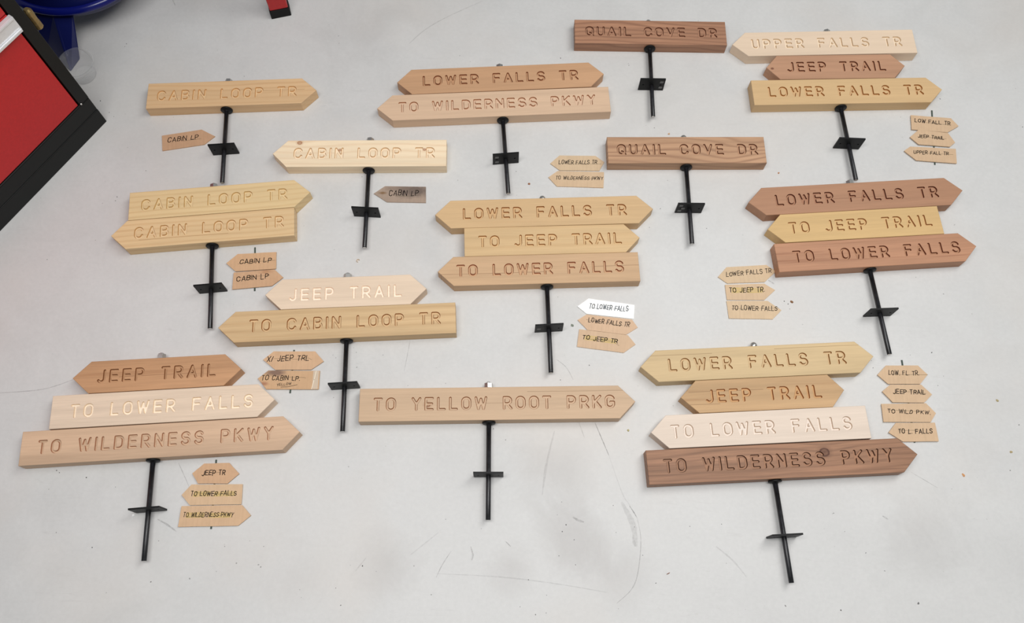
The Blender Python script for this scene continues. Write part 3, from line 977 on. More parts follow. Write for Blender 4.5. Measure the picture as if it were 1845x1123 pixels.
def make_board(key, parent, dx, dy, da, L, w, aL, aR, text, tx0, tx1, ty, seed, label):
    base, dark, wall, flo, opt = W[key]
    left = key in ('A1', 'B1', 'E1', 'F3', 'H2', 'I1', 'J3', 'K2', 'K3', 'L1', 'M4')      # square left end
    right = key in ('B2', 'C1', 'D2', 'E1', 'F1', 'G2', 'H3', 'I1', 'J2', 'M3')            # square right end
    P = [(-L / 2, -w / 2), (L / 2, -w / 2)]
    if not right:
        P.append((L / 2 + aR, 0))
    P += [(L / 2, w / 2), (-L / 2, w / 2)]
    if not left:
        P.append((-L / 2 - aL, 0))
    T = poly_inset(P, 0.0009)
    lay, s = layout(text, tx0, tx1)
    yb = ty - LH / 2
    pts = [Vector(p) for p in T]
    edges = [(i, (i + 1) % len(T)) for i in range(len(T))]
    for ch, x in lay:
        for Lp in letter(ch)[1]:
            o = len(pts)
            pts += [Vector((px + x, py + yb)) for px, py in Lp]
            edges += [(o + i, o + (i + 1) % len(Lp)) for i in range(len(Lp))]
    res = delaunay_2d_cdt(pts, edges, [], 1, 1e-7)
    fv = np.array([tuple(p) for p in res[0]])
    tri = [t for t in res[2]]
    cen = np.array([fv[list(t)].mean(0) for t in tri])
    keep = np.ones(len(tri), bool)
    for ch, x in lay:
        S = letter(ch)[0]
        gw = GL[ch][0] * LH / 100
        m = (cen[:, 0] > x - 0.006) & (cen[:, 0] < x + gw + 0.007) & (np.abs(cen[:, 1] - ty) < 0.022)
        idx = np.where(m)[0]
        if len(idx):
            D, _ = sdf(cen[idx] - np.array([x, yb]), S)
            keep[idx[D < SR - 1e-5]] = False
    V = [(x, y, TTOP) for x, y in fv]
    F = [tuple(t) for t, k in zip(tri, keep) if k]
    n = len(T)
    b = len(V)
    V += [(x, y, TTOP) for x, y in T] + [(x, y, TTOP - 0.0009) for x, y in P] + [(x, y, 0.0008) for x, y in P] + [(x, y, 0.0) for x, y in T]
    for r in range(3):
        for i in range(n):
            j = (i + 1) % n
            F.append((b + r * n + i, b + (r + 1) * n + i, b + (r + 1) * n + j, b + r * n + j))
    F.append(tuple(b + 3 * n + i for i in range(n))[::-1])
    F = [tuple(f) for f in F]
    me = from_data('board', V, F)
    m = wood('wood_' + key.lower(), lin(base), lin(dark), seed, **opt)
    o = link('board', me, m, parent=parent, loc=(dx, dy, 0), rot=(0, 0, da))
    if label:
        tag(o, label)
    opt2 = {k: v for k, v in opt.items() if k in ('fibre', 'band')}
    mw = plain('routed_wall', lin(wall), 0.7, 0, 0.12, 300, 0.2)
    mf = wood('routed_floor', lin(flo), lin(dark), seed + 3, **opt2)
    pos = 0
    for word in text.split(' '):
        V, F, MI = [], [], []
        for ch, x in lay[pos:pos + len(word)]:
            _, _, lv, lf, lm = letter(ch)
            b = len(V)
            V += [(px + x, py + yb, pz + TTOP) for px, py, pz in lv]
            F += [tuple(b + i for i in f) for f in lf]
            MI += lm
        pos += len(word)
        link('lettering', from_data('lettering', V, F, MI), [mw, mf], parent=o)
    return s


# ------------------------------------------------------------ the iron post shared by all signs
def hex_mesh(name, af, h, bore):
    """hex nut along +Y starting at y=0"""
    bm = bmesh.new()
    Rr = af / math.sqrt(3)
    rings = []
    for y, sc in ((0, 0.94), (0.001, 1.0), (h - 0.0012, 1.0), (h, 0.92)):
        rings.append([bm.verts.new((Rr * sc * math.cos(R(60 * i + 30)), y, Rr * sc * math.sin(R(60 * i + 30)))) for i in range(6)])
    for a, b in zip(rings, rings[1:]):
        for i in range(6):
            bm.faces.new((a[i], a[(i + 1) % 6], b[(i + 1) % 6], b[i]))
    bm.faces.new(rings[0])
    top = [bm.verts.new((bore * math.cos(R(60 * i + 30)), h, bore * math.sin(R(60 * i + 30)))) for i in range(6)]
    low = [bm.verts.new((bore * math.cos(R(60 * i + 30)), h - 0.003, bore * math.sin(R(60 * i + 30)))) for i in range(6)]
    for i in range(6):
        j = (i + 1) % 6
        bm.faces.new((rings[-1][i], rings[-1][j], top[j], top[i]))
        bm.faces.new((top[i], top[j], low[j], low[i]))
    bm.faces.new(low)
    return from_bm(name, bm)


def plate_mesh():
    """upright rectangular plate in the XZ plane with two through holes"""
    w, h, th = 0.077, 0.056, 0.0045
    out = [(-w / 2, -h / 2), (w / 2, -h / 2), (w / 2, h / 2), (-w / 2, h / 2)]
    holes = []
    for cx in (-0.0265, 0.0265):
        holes.append([(cx + 0.0028 * math.cos(2 * math.pi * i / 12), 0.0028 * math.sin(2 * math.pi * i / 12)) for i in range(12)])
    pts = [Vector(p) for p in out]
    edges = [(i, (i + 1) % 4) for i in range(4)]
    for H in holes:
        o = len(pts)
        pts += [Vector(p) for p in H]
        edges += [(o + i, o + (i + 1) % 12) for i in range(12)]
    res = delaunay_2d_cdt(pts, edges, [], 1, 1e-7)
    fv = [tuple(p) for p in res[0]]
    tri = []
    for t in res[2]:
        c = np.mean([fv[i] for i in t], axis=0)
        if min(math.hypot(c[0] - cx, c[1]) for cx in (-0.0265, 0.0265)) > 0.0027:
            tri.append(tuple(t))
    n = len(fv)
    V = [(x, -th / 2, z) for x, z in fv] + [(x, th / 2, z) for x, z in fv]
    F = [t for t in tri] + [tuple(n + i for i in t[::-1]) for t in tri]
    b = len(V)
    V += [(x, -th / 2, z) for x, z in out] + [(x, th / 2, z) for x, z in out]
    for i in range(4):
        j = (i + 1) % 4
        F.append((b + i, b + j, b + 4 + j, b + 4 + i))
    for H in holes:
        b = len(V)
        V += [(x, -th / 2, z) for x, z in H] + [(x, th / 2, z) for x, z in H]
        for i in range(12):
            j = (i + 1) % 12
            F.append((b + i, b + j, b + 12 + j, b + 12 + i))
    bm = bmesh.new()
    bv = [bm.verts.new(p) for p in V]
    for t in F:
        try:
            bm.faces.new([bv[i] for i in t])
        except ValueError:
            pass
    bmesh.ops.remove_doubles(bm, verts=bm.verts, dist=1e-6)
    return from_bm('stop_plate', bm)


ROD_L = 0.254
ME_ROD = lathe_mesh('rod', [(0, 0), (0.0064, 0), (0.0064, ROD_L - 0.0015), (0.0054, ROD_L - 0.0002), (0, ROD_L - 0.0002)], 20, 'Y')
ME_TIP = lathe_mesh('rod_tip', [(0, ROD_L - 0.0004), (0.005, ROD_L - 0.0004), (0.0046, ROD_L), (0, ROD_L)], 16, 'Y')
ME_FL = lathe_mesh('flange', [(0.006, 0), (0.0172, 0), (0.0178, 0.0010), (0.0178, 0.0034), (0.0168, 0.0044), (0.0085, 0.0050), (0.0078, 0.0075), (0.006, 0.009)], 36, 'Y')
ME_PLATE = plate_mesh()
ME_NUT = hex_mesh('nut', 0.0195, 0.0145, 0.0052)
ME_WASH = lathe_mesh('washer', [(0.006, 0), (0.0125, 0), (0.0125, 0.0016), (0.006, 0.0016)], 24, 'Y')
ME_STUD = lathe_mesh('threaded_end', [(0.0052, 0), (0.0052, 0.0170), (0.0045, 0.0180), (0, 0.0180)], 16, 'Y')
ME_DOME = lathe_mesh('dome_nut', [(0.0085, 0), (0.0095, 0.001), (0.0095, 0.006), (0.0085, 0.010), (0.006, 0.0135), (0.003, 0.0150), (0, 0.0155)], 24, 'Y')


def share(name, me, m, parent, loc=(0, 0, 0), rot=(0, 0, 0), smooth=False):
    o = bpy.data.objects.new(name, me)
    col.objects.link(o)
    if not me.materials:
        me.materials.append(m)
        if smooth:
            for p in me.polygons:
                p.use_smooth = len(p.vertices) == 4 and smooth
    o.parent = parent
    o.location = loc
    o.rotation_euler = rot
    return o


HARD = {  # rod yaw, plate yaw, plate distance, dome nut
    'A': (1.2, 1.8, 0.143, 0), 'B': (0.5, 0.2, 0.136, 0), 'C': (0.1, -3.7, 0.143, 0), 'D': (0.6, 2.0, 0.139, 0), 'E': (-0.5, 0, 0.140, 1),
    'F': (0.5, -4.2, 0.132, 0), 'G': (-1.1, 1.0, 0.131, 0), 'H': (-0.4, 1.5, 0.127, 1), 'I': (-0.9, -0.7, 0.141, 1), 'J': (-0.5, -1.5, 0.133, 0),
    'K': (0.0, 1.2, 0.129, 0), 'L': (-0.8, -0.9, 0.140, 0), 'M': (-0.1, 0.0, 0.141, 1)}
SL = {
    'A': ('single tan pine CABIN LOOP TR sign pointing right, nearest the red cabinet', [None]),
    'B': ('two-board golden pine sign, CABIN LOOP TR both ways, left of the picture', ['golden pine board, arrow to the right, CABIN LOOP TR', 'golden pine board, arrow to the left, CABIN LOOP TR']),
    'C': ('single pale yellow knotty pine CABIN LOOP TR sign pointing left', [None]),
    'D': ('two-board sign reading LOWER FALLS TR over TO WILDERNESS PKWY', ['reddish brown double-pointed board reading LOWER FALLS TR', 'light tan board pointing left, TO WILDERNESS PKWY']),
    'E': ('dark brown QUAIL COVE DR sign, the one at the far top edge', [None]),
    'F': ('three-board sign topped by cream UPPER FALLS TR board, at far right corner', ['cream white board pointing left, UPPER FALLS TR', 'reddish brown double-pointed board, JEEP TRAIL', 'yellow tan board pointing right, LOWER FALLS TR']),
    'G': ('two-board sign, pale JEEP TRAIL over golden TO CABIN LOOP TR', ['pale double-pointed board with cream letters, JEEP TRAIL', 'golden striped board pointing left, TO CABIN LOOP TR']),
    'H': ('three-board golden tan sign, LOWER FALLS TR, TO JEEP TRAIL, TO LOWER FALLS, mid floor', ['golden double-pointed board, LOWER FALLS TR', 'golden board pointing right, TO JEEP TRAIL', 'tan board pointing left with reddish letters, TO LOWER FALLS']),
    'I': ('reddish brown QUAIL COVE DR sign with wavy grain, beside two cardboard tags', [None]),
    'J': ('three-board sign, yellow TO JEEP TRAIL board between two reddish boards', ['reddish double-pointed board, LOWER FALLS TR', 'yellow board pointing left, TO JEEP TRAIL', 'reddish board pointing right, TO LOWER FALLS']),
    'K': ('three-board sign, brown JEEP TRAIL, cream TO LOWER FALLS, tan TO WILDERNESS PKWY', ['brown double-pointed board, JEEP TRAIL', 'cream board pointing right with pale letters, TO LOWER FALLS', 'tan board pointing right, darker along its top, TO WILDERNESS PKWY']),
    'L': ('long single light tan TO YELLOW ROOT PRKG sign pointing right', [None]),
    'M': ('four-board sign with dark brown TO WILDERNESS PKWY board at the bottom', ['golden double-pointed board, LOWER FALLS TR', 'tan double-pointed board, JEEP TRAIL', 'cream board pointing left with pale letters, TO LOWER FALLS', 'dark brown knotty board pointing right, TO WILDERNESS PKWY']),
}
seed = 1
for key, org, ang, items in SIGNS:
    root = empty('trail_sign', (org[0], org[1], 0), ang)
    tag(root, SL[key][0], 'sign', 'routed wooden trail signs laid out on the floor')
    top = 0
    for it, lb in zip(items, SL[key][1]):
        sc = make_board(it[0], root, *it[1:], seed, lb)

        top = max(top, it[2] + it[5] / 2)
        seed += 1
    ry, py, pd, dome = HARD[key]
    tilt = R(1.2)
    rr = (tilt, 0, R(180 + ry))
    # local +Y of the rod meshes runs away from the boards
    share('flange', ME_FL, M_BLACK, root, (0, -0.0006, 0.0198), (0, 0, R(180)), True)
    rod = share('rod', ME_ROD, M_ROD, root, (0, -0.001, 0.020), rr, True)
    share('bare_tip', ME_TIP, M_BARE, rod)
    a = R(ry)
    zc = 0.0284
    pl = share('stop_plate', ME_PLATE, M_BLACK, root, (math.sin(a) * pd, -math.cos(a) * pd, zc), (0, 0, R(py)))
    nb = empty('nut', (0, 0, 0)) if False else None
    share('washer', ME_WASH, M_STEEL, root, (0, top + 0.0001, 0.0205), (0, 0, 0), False)
    nx = R(seed * 17 % 60)
    if dome:
        share('dome_nut', ME_DOME, M_STEEL, root, (0, top + 0.0018, 0.0205), (0, nx, 0), True)
    else:
        share('hex_nut', ME_NUT, M_STEEL, root, (0, top + 0.0018, 0.0205), (0, nx, 0), False)
        share('stud_end', ME_STUD, M_BARE, root, (0, top + 0.0018, 0.0205), (0, 0, 0), True)
    marks = {'D': [(-0.0265, 0.012), (-0.0265, -0.014)], 'E': [(0.028, 0.014), (0.028, -0.013)], 'I': [(-0.028, 0.017), (-0.028, -0.014), (-0.02, 0.0)], 'H': [(-0.028, 0.0)]}
    for mx, mz in marks.get(key, []):
        share('zinc_mark', from_data('zinc_mark', [(-0.006, 0, -0.0045), (0.005, 0, -0.005), (0.006, 0, 0.004), (-0.004, 0, 0.005)], [(0, 1, 2, 3)]), M_STENCIL, pl, (mx, -0.0024, mz))


# ------------------------------------------------------------ cardboard tags
def cardboard(name, c, seed, streak=0.05, stains=()):
    t = NT(name)
    base = lin(c)
    ridges = t.noise(t.coord((170, 6, 1), (seed, 0, 0)), 1.0, 2, 0.5)
    f = t.noise(t.coord((40, 40, 1), (seed, seed, 0)), 1.0, 4, 0.6)
    v = t.mix(1.0, base, t.ramp(ridges, [(0.3, 1 - streak), (0.7, 1 + streak * 0.6)]), 'MULTIPLY')
    v = t.mix(1.0, v, t.ramp(f, [(0.3, 0.95), (0.7, 1.03)]), 'MULTIPLY')
    tc = t.n('ShaderNodeTexCoord')
    for sx_, sy_, r_, cc, a in stains:
        dv = t.n('ShaderNodeVectorMath', operation='DISTANCE')
        mp = t.n('ShaderNodeMapping')
        t.l(tc.outputs[3], mp.inputs[0])
        mp.inputs['Scale'].default_value = (0.4, 1, 0)
        t.l(mp.outputs[0], dv.inputs[0])
        dv.inputs[1].default_value = (sx_ * 0.4, sy_, 0)
        q = t.math('ADD', t.math('DIVIDE', dv.outputs['Value'], r_), t.math('MULTIPLY', t.math('SUBTRACT', f, 0.5), 0.8))
        v = t.mix(t.ramp(q, [(0.3, a), (1.0, 0.0)]), v, lin(cc))
    t.l(v, t.b.inputs['Base Color'])
    t.b.inputs['Roughness'].default_value = 0.85
    t.b.inputs['Specular IOR Level'].default_value = 0.2
    t.bump(ridges, 0.2, 0.0005)
    return t.m


INK = plain('marker_ink', lin((24, 14, 14)), 0.6, 0, 0.1, 100, 0.2)
INK_THIN = plain('pale_pen_ink', lin((92, 84, 60)), 0.7, 0, 0.1, 100, 0.2)
INK_BLUE = plain('grey_pen_ink', lin((84, 92, 100)), 0.7, 0, 0.1, 100, 0.2)
M_STICK = plain('dark_green_stick', lin((62, 74, 66)), 0.7, 0, 0.15, 200)
HL = NT('yellow_highlighter')
HL.b.inputs['Base Color'].default_value = (*lin((232, 212, 120)), 1)
HL.b.inputs['Roughness'].default_value = 0.8
HL.l(HL.ramp(HL.noise(HL.coord((60, 160, 1)), 1.0, 3), [(0.3, 0.12), (0.7, 0.42)]), HL.b.inputs['Alpha'])
HL = HL.m


def strokes_mesh(name, lines, w, z):
    V, F = [], []
    for pl in lines:
        for a, b in zip(pl, pl[1:]):
            a = np.array(a); b = np.array(b)
            d = b - a
            L = np.hypot(*d)
            if L < 1e-6:
                continue
            d = d / L
            n = np.array([-d[1], d[0]]) * w / 2
            e = d * w * 0.35
            k = len(V)
            for q in (a - e + n * 0.8, a - e - n * 0.8, b + e - n * 0.8, b + e + n * 0.8):
                V.append((q[0], q[1], z))
            F.append((k, k + 1, k + 2, k + 3))
    return from_data(name, V, F)


def handwriting(text, a, b, h, rng, slant=0.10, wob=0.05):
    """stroke lines of a hand-lettered word line from a to b with cap height h"""
    a = np.array(a); b = np.array(b)
    L = np.hypot(*(b - a))
    e = (b - a) / L
    n = np.array([-e[1], e[0]])
    tot = 0
    for c in text:
        tot += 62 if c == ' ' else GL[c][0] + 30
    k = L / (tot - 30)
    sy = h / 100
    x = 0
    out = []
    for c in text:
        if c == ' ':
            x += 62
            continue
        oy = rng.uniform(-8, 8)
        hs = rng.uniform(0.88, 1.1)
        sl = slant + rng.uniform(-0.08, 0.10)
        for pl in GL[c][1]:
            step = 1 if len(pl) < 16 else 2
            q = [pl[i] for i in range(0, len(pl), step)]
            if q[-1] != pl[-1]:
                q.append(pl[-1])
            out.append([a + e * ((x + px + rng.uniform(-3, 3)) * k + py * sl * sy) + n * ((py * hs + oy + rng.uniform(-3, 3)) * sy) for px, py in q])
        x += GL[c][0] + 30
    return out


TL_ = {
    'A': ['brown cardboard arrow tag with CABIN LP underlined, by the leftmost black rod'],
    'C': ['grey-stained arrow tag with CABIN LP, tip pointing left'],
    'D': ['cardboard tag LOWER FALLS TR, touching the wavy-grained QUAIL COVE sign', 'cardboard tag TO WILDERNESS PKWY, square right end, under another tag'],
    'H': ['white card arrow tag reading TO LOWER FALLS', 'cardboard tag LOWER FALLS TR just below the white tag', 'cardboard tag TO JEEP TR with faint yellow marks, two below the white tag'],
    'J': ['cardboard tag LOWER FALLS TR whose tip touches the three-board reddish sign', 'cardboard tag TO JEEP TR. highlighted in yellow, middle of three', 'cardboard tag TO LOWER FALLS with a creased left end, pointing right'],
}
TS = {
    'B': 'two stacked cardboard tags on a stick, both reading CABIN LP',
    'F': 'three cardboard tags on a stick, LOW FALL TR uppermost',
    'G': 'two cardboard tags on a stick, JEEP TRL over TO CABIN LP with tape',
    'K': 'three cardboard tags on a stick, JEEP TR uppermost, beside a rod',
    'M': 'four cardboard tags on a green stick, LOW. FL. TR. uppermost',
}
PARTL = {
    'B': ['tag pointing left, CABIN LP', 'tag pointing right, CABIN LP'],
    'F': ['tag pointing right, LOW FALL TR', 'double-pointed tag, JEEP TRAIL', 'tag pointing left, UPPER FALL TR'],
    'G': ['double-pointed tag, JEEP TRL', 'smudged tag pointing left, TO CABIN LP. and YELLOW'],
    'K': ['double-pointed tag, JEEP TR', 'tag pointing left, TO LOWER FALLS, yellow marks', 'tag pointing right, TO WILDERNESS PKWY, yellow marks'],
    'M': ['double-pointed tag, LOW. FL. TR.', 'double-pointed tag, JEEP TRAIL', 'tag pointing right, TO WILD PKW.', 'tag pointing left, TO L. FALLS'],
}
TC = {'A': [(192, 154, 122)], 'C': [(166, 146, 130)], 'D': [(208, 182, 150), (208, 180, 148)], 'F': [(206, 176, 144)] * 3, 'B': [(206, 168, 132), (202, 164, 130)],
      'G': [(208, 172, 138), (202, 166, 130)], 'H': [(250, 250, 248), (212, 180, 150), (208, 178, 148)], 'J': [(210, 184, 152), (210, 182, 150), (212, 186, 154)],
      'K': [(206, 168, 134), (212, 180, 146), (210, 176, 142)], 'M': [(208, 178, 146)] * 4}
STAIN = {('C', 0): [(0.045, 0.012, 0.03, (96, 84, 78), 0.8), (0.0, 0.02, 0.02, (120, 104, 94), 0.5), (-0.05, 0.004, 0.006, (120, 88, 52), 0.8)],
         ('G', 1): [(-0.03, 0.02, 0.014, (112, 90, 84), 0.8), (-0.06, -0.012, 0.008, (150, 96, 76), 0.7)],
         ('B', 1): [(0.02, 0.02, 0.01, (176, 130, 96), 0.7)]}
# pen lines running through or under the words: fractions along (0..1) and height (in cap heights)
LINES = {('A', 0): [(0.5, -0.12), (0.75, -0.05), (1.1, 0.0)], ('C', 0): [(0.15, 0.05), (0.3, -0.18), (0.6, -0.15), (1.0, 0.02), (1.1, 0.0)],
         ('D', 0): [(0.2, 0.05), (0.7, 0.02), (1.12, 0.0)], ('D', 1): [(0.2, 0.55), (0.5, 0.45), (0.85, 0.4)],
         ('F', 0): [(0.1, 0.2), (0.5, 0.05), (1.03, 0.0)], ('F', 1): [(0.3, 0.3), (0.6, 0.35), (1.1, 0.35)], ('F', 2): [(0.2, 0.5), (0.7, 0.25), (1.14, 0.1)],
         ('B', 0): [(-0.07, 0.05), (0.4, 0.3), (1.14, 0.3)], ('B', 1): [(0.1, 0.75), (0.6, 0.7), (1.05, 0.7)],
         ('G', 0): [(0.17, 0.6), (0.4, 0.5), (0.7, 0.3), (1.0, 0.55), (1.08, 0.1)], ('G', 1): [(0.55, 0.8), (0.8, 0.8), (1.1, 0.75), (1.16, 0.6)],
         ('H', 0): [(0.1, 0.05), (0.6, 0.25), (1.05, 0.6)], ('H', 1): [(-0.06, 0.5), (0.5, 0.2), (0.85, 0.15)], ('H', 2): [(0.1, 0.1), (0.5, 0.3), (0.85, 0.35), (1.06, -0.6)],
         ('J', 0): [(0.0, 0.6), (0.3, 0.7), (0.6, 0.8)], ('J', 2): [(0.0, 0.3), (0.4, 0.45), (0.8, 0.6), (1.05, 0.7)],
         ('K', 0): [(0.45, 0.5), (0.8, 0.6)], ('K', 1): [(0.1, 0.85), (0.25, 0.6), (0.6, 0.35), (0.95, 0.5)], ('K', 2): [(0.1, 0.0), (0.5, 0.1), (0.75, 0.3), (1.0, 1.1)],
         ('M', 0): [(0.1, 0.2), (0.5, 0.05), (1.3, 0.1)], ('M', 1): [(0.3, 0.5), (0.6, 0.6), (1.03, 0.2)], ('M', 2): [(0.0, 0.8), (0.4, 0.85), (0.8, 0.7)], ('M', 3): [(0.0, 0.6), (0.35, 0.75), (0.65, 0.75)]}
YEL = {('J', 1): 0.6, ('K', 1): 0.5, ('K', 2): 0.5, ('H', 2): 0.4}
GROUP_TAGS = 'loose cardboard arrow tags lying on the floor'
for key, items in TAGS.items():
    onstick = key in STICKS
    rng = random.Random(ord(key) * 7)
    if onstick:
        (ax, ay), (bx, by) = STICKS[key]
        root = empty('tag_stack', ((ax + bx) / 2, (ay + by) / 2, 0), math.atan2(by - ay, bx - ax) + math.pi / 2)
        tag(root, TS[key], 'tag', 'cardboard tag stacks on sticks')
        Ls = math.hypot(bx - ax, by - ay)
        bm = bmesh.new()
        box_bm(bm, (0, 0, 0.0013), (0.0042, Ls, 0.0022), bevel=0.0005)
        link('stick', from_bm('stick', bm), M_STICK, parent=root)
        z0, zt = 0.0027, 0.0058
    else:
        z0, zt = 0.0003, 0.0033
    for i, (poly, text, ta, tb, th) in enumerate(items):
        P = np.array(ccw(poly))
        c = P.mean(0)
        e = np.array(tb) - np.array(ta)
        an = math.atan2(e[1], e[0])
        ca, sa = math.cos(-an), math.sin(-an)
        loc = lambda q: ((q[0] - c[0]) * ca - (q[1] - c[1]) * sa, (q[0] - c[0]) * sa + (q[1] - c[1]) * ca)
        Q = [loc(p) for p in P]
        Q = poly_inset(Q, 0.0004)
        zz0, zz1 = z0 + (i % 2) * 0.00025 * onstick, zt + (i % 2) * 0.00025 * onstick
        white = (key, i) == ('H', 0)
        if white:
            zz0, zz1 = 0.0003, 0.0030
        # slightly uneven cut edges: subdivide and jitter
        E = []
        for a_, b_ in zip(Q, Q[1:] + Q[:1]):
            a_ = np.array(a_); b_ = np.array(b_)
            for s in (0, 0.33, 0.66):
                p = a_ + (b_ - a_) * s
                if s:
                    p = p + np.array([rng.uniform(-1, 1), rng.uniform(-1, 1)]) * 0.00035
                E.append(p)
        n = len(E)
        V = [(p[0], p[1], zz1) for p in E] + [(p[0] * 0.999, p[1] * 0.999, zz0) for p in E]
        F = [tuple(range(n)), tuple(range(n, 2 * n))[::-1]] + [(j, (j + 1) % n + 0, (j + 1) % n + n, j + n)[::-1] for j in range(n)]
        me = from_data('cardboard_tag', V, F)
        mt = cardboard('cardboard', TC[key][i], i * 3 + ord(key), 0.012 if white else 0.05, STAIN.get((key, i), ()))
        if onstick:
            o = link('tag', me, mt)
            o.location = (c[0], c[1], 0)
            o.rotation_euler = (0, 0, an)
            o.parent = root
            o.matrix_parent_inverse = (Matrix.Translation(root.location) @ Matrix.Rotation(root.rotation_euler[2], 4, 'Z')).inverted()
            tag(o, PARTL[key][i])
        else:
            o = link('card_tag' if white else 'cardboard_tag', me, mt)
            o.location = (c[0], c[1], 0)
            o.rotation_euler = (0, 0, an)
            tag(o, TL_[key][i], 'tag', GROUP_TAGS)
        la, lb = loc(ta), loc(tb)
        st = handwriting(text, la, lb, th * 1.12, rng)
        ww = 0.0024 if len(text) < 12 else 0.0021 if len(text) < 16 else 0.0018
        ink = INK_BLUE if white else INK
        link('handwriting', strokes_mesh('handwriting', st, ww, zz1 + 0.00025), ink, parent=o)
        LL = lb[0] - la[0]
        if (key, i) in LINES:
            pl = [(la[0] + f * LL, la[1] + (lb[1] - la[1]) * f + hh * th) for f, hh in LINES[(key, i)]]
            link('pen_line', strokes_mesh('pen_line', [pl], 0.0008, zz1 + 0.0002), INK_THIN if not white else INK_BLUE, parent=o)
        if (key, i) == ('G', 1):
            st = handwriting('YELLOW', (la[0] + LL * 0.42, la[1] - 0.0165), (la[0] + LL * 0.79, la[1] - 0.0125), 0.0065, rng)
            st.append([(la[0] + LL * 0.53, la[1] - 0.0195), (la[0] + LL * 0.72, la[1] - 0.018), (la[0] + LL * 0.95, la[1] - 0.0125)])
            link('handwriting', strokes_mesh('handwriting', st, 0.0013, zz1 + 0.00025), INK, parent=o)
            tp = NT('clear_tape')
            tp.b.inputs['Base Color'].default_value = (*lin((240, 226, 205)), 1)
            tp.b.inputs['Roughness'].default_value = 0.12
            tp.b.inputs['Alpha'].default_value = 0.45
            x1 = max(q[0] for q in Q)
            ys = [q[1] for q in Q]
            bm = bmesh.new()
            box_bm(bm, (x1 - 0.0105, (min(ys) + max(ys)) / 2, zz1 + 0.0003), (0.015, (max(ys) - min(ys)) * 0.96, 0.0002))
            link('clear_tape', from_bm('clear_tape', bm), tp.m, parent=o)
            link('tape_crease', strokes_mesh('tape_crease', [[(x1 - 0.0105, max(ys) - 0.001), (x1 - 0.014, 0.0), (x1 - 0.019, min(ys) + 0.001)]], 0.0016, zz1 + 0.0006), plain('tape_fold', lin((250, 238, 214)), 0.3), parent=o)
        if (key, i) in YEL:
            V, F = [], []
            for s0, s1, dy0, dy1 in ((0.05, 0.42, -0.25, 1.15), (0.5, 0.97, -0.3, 1.0)):
                k = len(V)
                x0_, x1_ = la[0] + s0 * LL, la[0] + s1 * LL
                V += [(x0_, la[1] + dy0 * th, zz1 + 0.00012), (x1_, la[1] + dy0 * th * 0.8, zz1 + 0.00012), (x1_ + 0.001, la[1] + dy1 * th, zz1 + 0.00012), (x0_ + 0.002, la[1] + dy1 * th * 1.05, zz1 + 0.00012)]
                F.append((k, k + 1, k + 2, k + 3))
            link('yellow_highlight', from_data('yellow_highlight', V, F), HL, parent=o)
        if (key, i) in (('J', 2), ('K', 2), ('B', 1), ('H', 1)):
            fx = {('J', 2): -0.045, ('K', 2): 0.003, ('B', 1): 0.0, ('H', 1): 0.002}[(key, i)]
            ys = [q[1] for q in Q]
            link('fold_crease', strokes_mesh('fold_crease', [[(fx, max(ys) * 0.8), (fx + 0.001, 0), (fx, min(ys) * 0.85)]], 0.0011, zz1 + 0.0001), plain('crease', mul(lin(TC[key][i]), 0.86), 0.85), parent=o)

# ------------------------------------------------------------ tool cabinet (upper left)
P0 = np.array([-1.24198, 1.43971])
P1 = np.array([-1.47595, 1.06115])
ev = (P1 - P0) / np.linalg.norm(P1 - P0)
cab = empty('tool_cabinet', (P0[0], P0[1], 0), math.atan2(ev[1], ev[0]))
# local X runs along the front (away from the visible corner), local -Y goes back, +Y faces the room
tag(cab, 'red and black steel tool cabinet with a silver drawer pull', 'cabinet')
WC, HC, DC = 0.92, 1.26, 0.46  # cabinet height raised above the view to shade the floor corner
CB = -1 if (np.array([-ev[1], ev[0]]) @ (-P0)) > 0 else 1     # sign of "back" along local Y


def cbox(name, x0, x1, y0, y1, z0, z1, m, bev=0.002, parent=cab):
    """y0..y1 measured from the front face towards the back"""
    ya, yb = sorted((CB * y0, CB * y1))
    return link(name, box_mesh(name, ((x0 + x1) / 2, (ya + yb) / 2, (z0 + z1) / 2), (x1 - x0, yb - ya, z1 - z0), bev), m, parent=parent)


M_CAB = plain('black_cabinet_paint', lin((20, 21, 20)), 0.42, 0, 0.08, 25, 0.22)
M_RED = plain('red_drawer_paint', lin((186, 34, 36)), 0.5, 0, 0.06, 160, 0.4)
M_ALU = plain('brushed_aluminium_pull', lin((225, 226, 228)), 0.3, 0.35, 0.03, 60)
cbox('plinth', 0.0, WC, 0.0, DC, 0.0, 0.0635, M_CAB)
cbox('bottom_rail', 0.0, WC, 0.0005, 0.03, 0.0645, 0.1235, M_CAB, 0.0035)
cbox('post', 0.0, 0.0345, 0.0, 0.03, 0.1245, HC - 0.03, M_CAB)
cbox('post', WC - 0.0345, WC, 0.0, 0.03, 0.1245, HC - 0.03, M_CAB)
cbox('side_panel', 0.0, 0.02, 0.032, DC, 0.0645, HC - 0.03, M_CAB)
cbox('side_panel', WC - 0.02, WC, 0.032, DC, 0.0645, HC - 0.03, M_CAB)
cbox('back_panel', 0.022, WC - 0.022, DC - 0.02, DC, 0.0645, HC - 0.03, M_CAB)
cbox('top_panel', -0.004, WC + 0.004, -0.006, DC + 0.004, HC - 0.029, HC, M_CAB, 0.004)
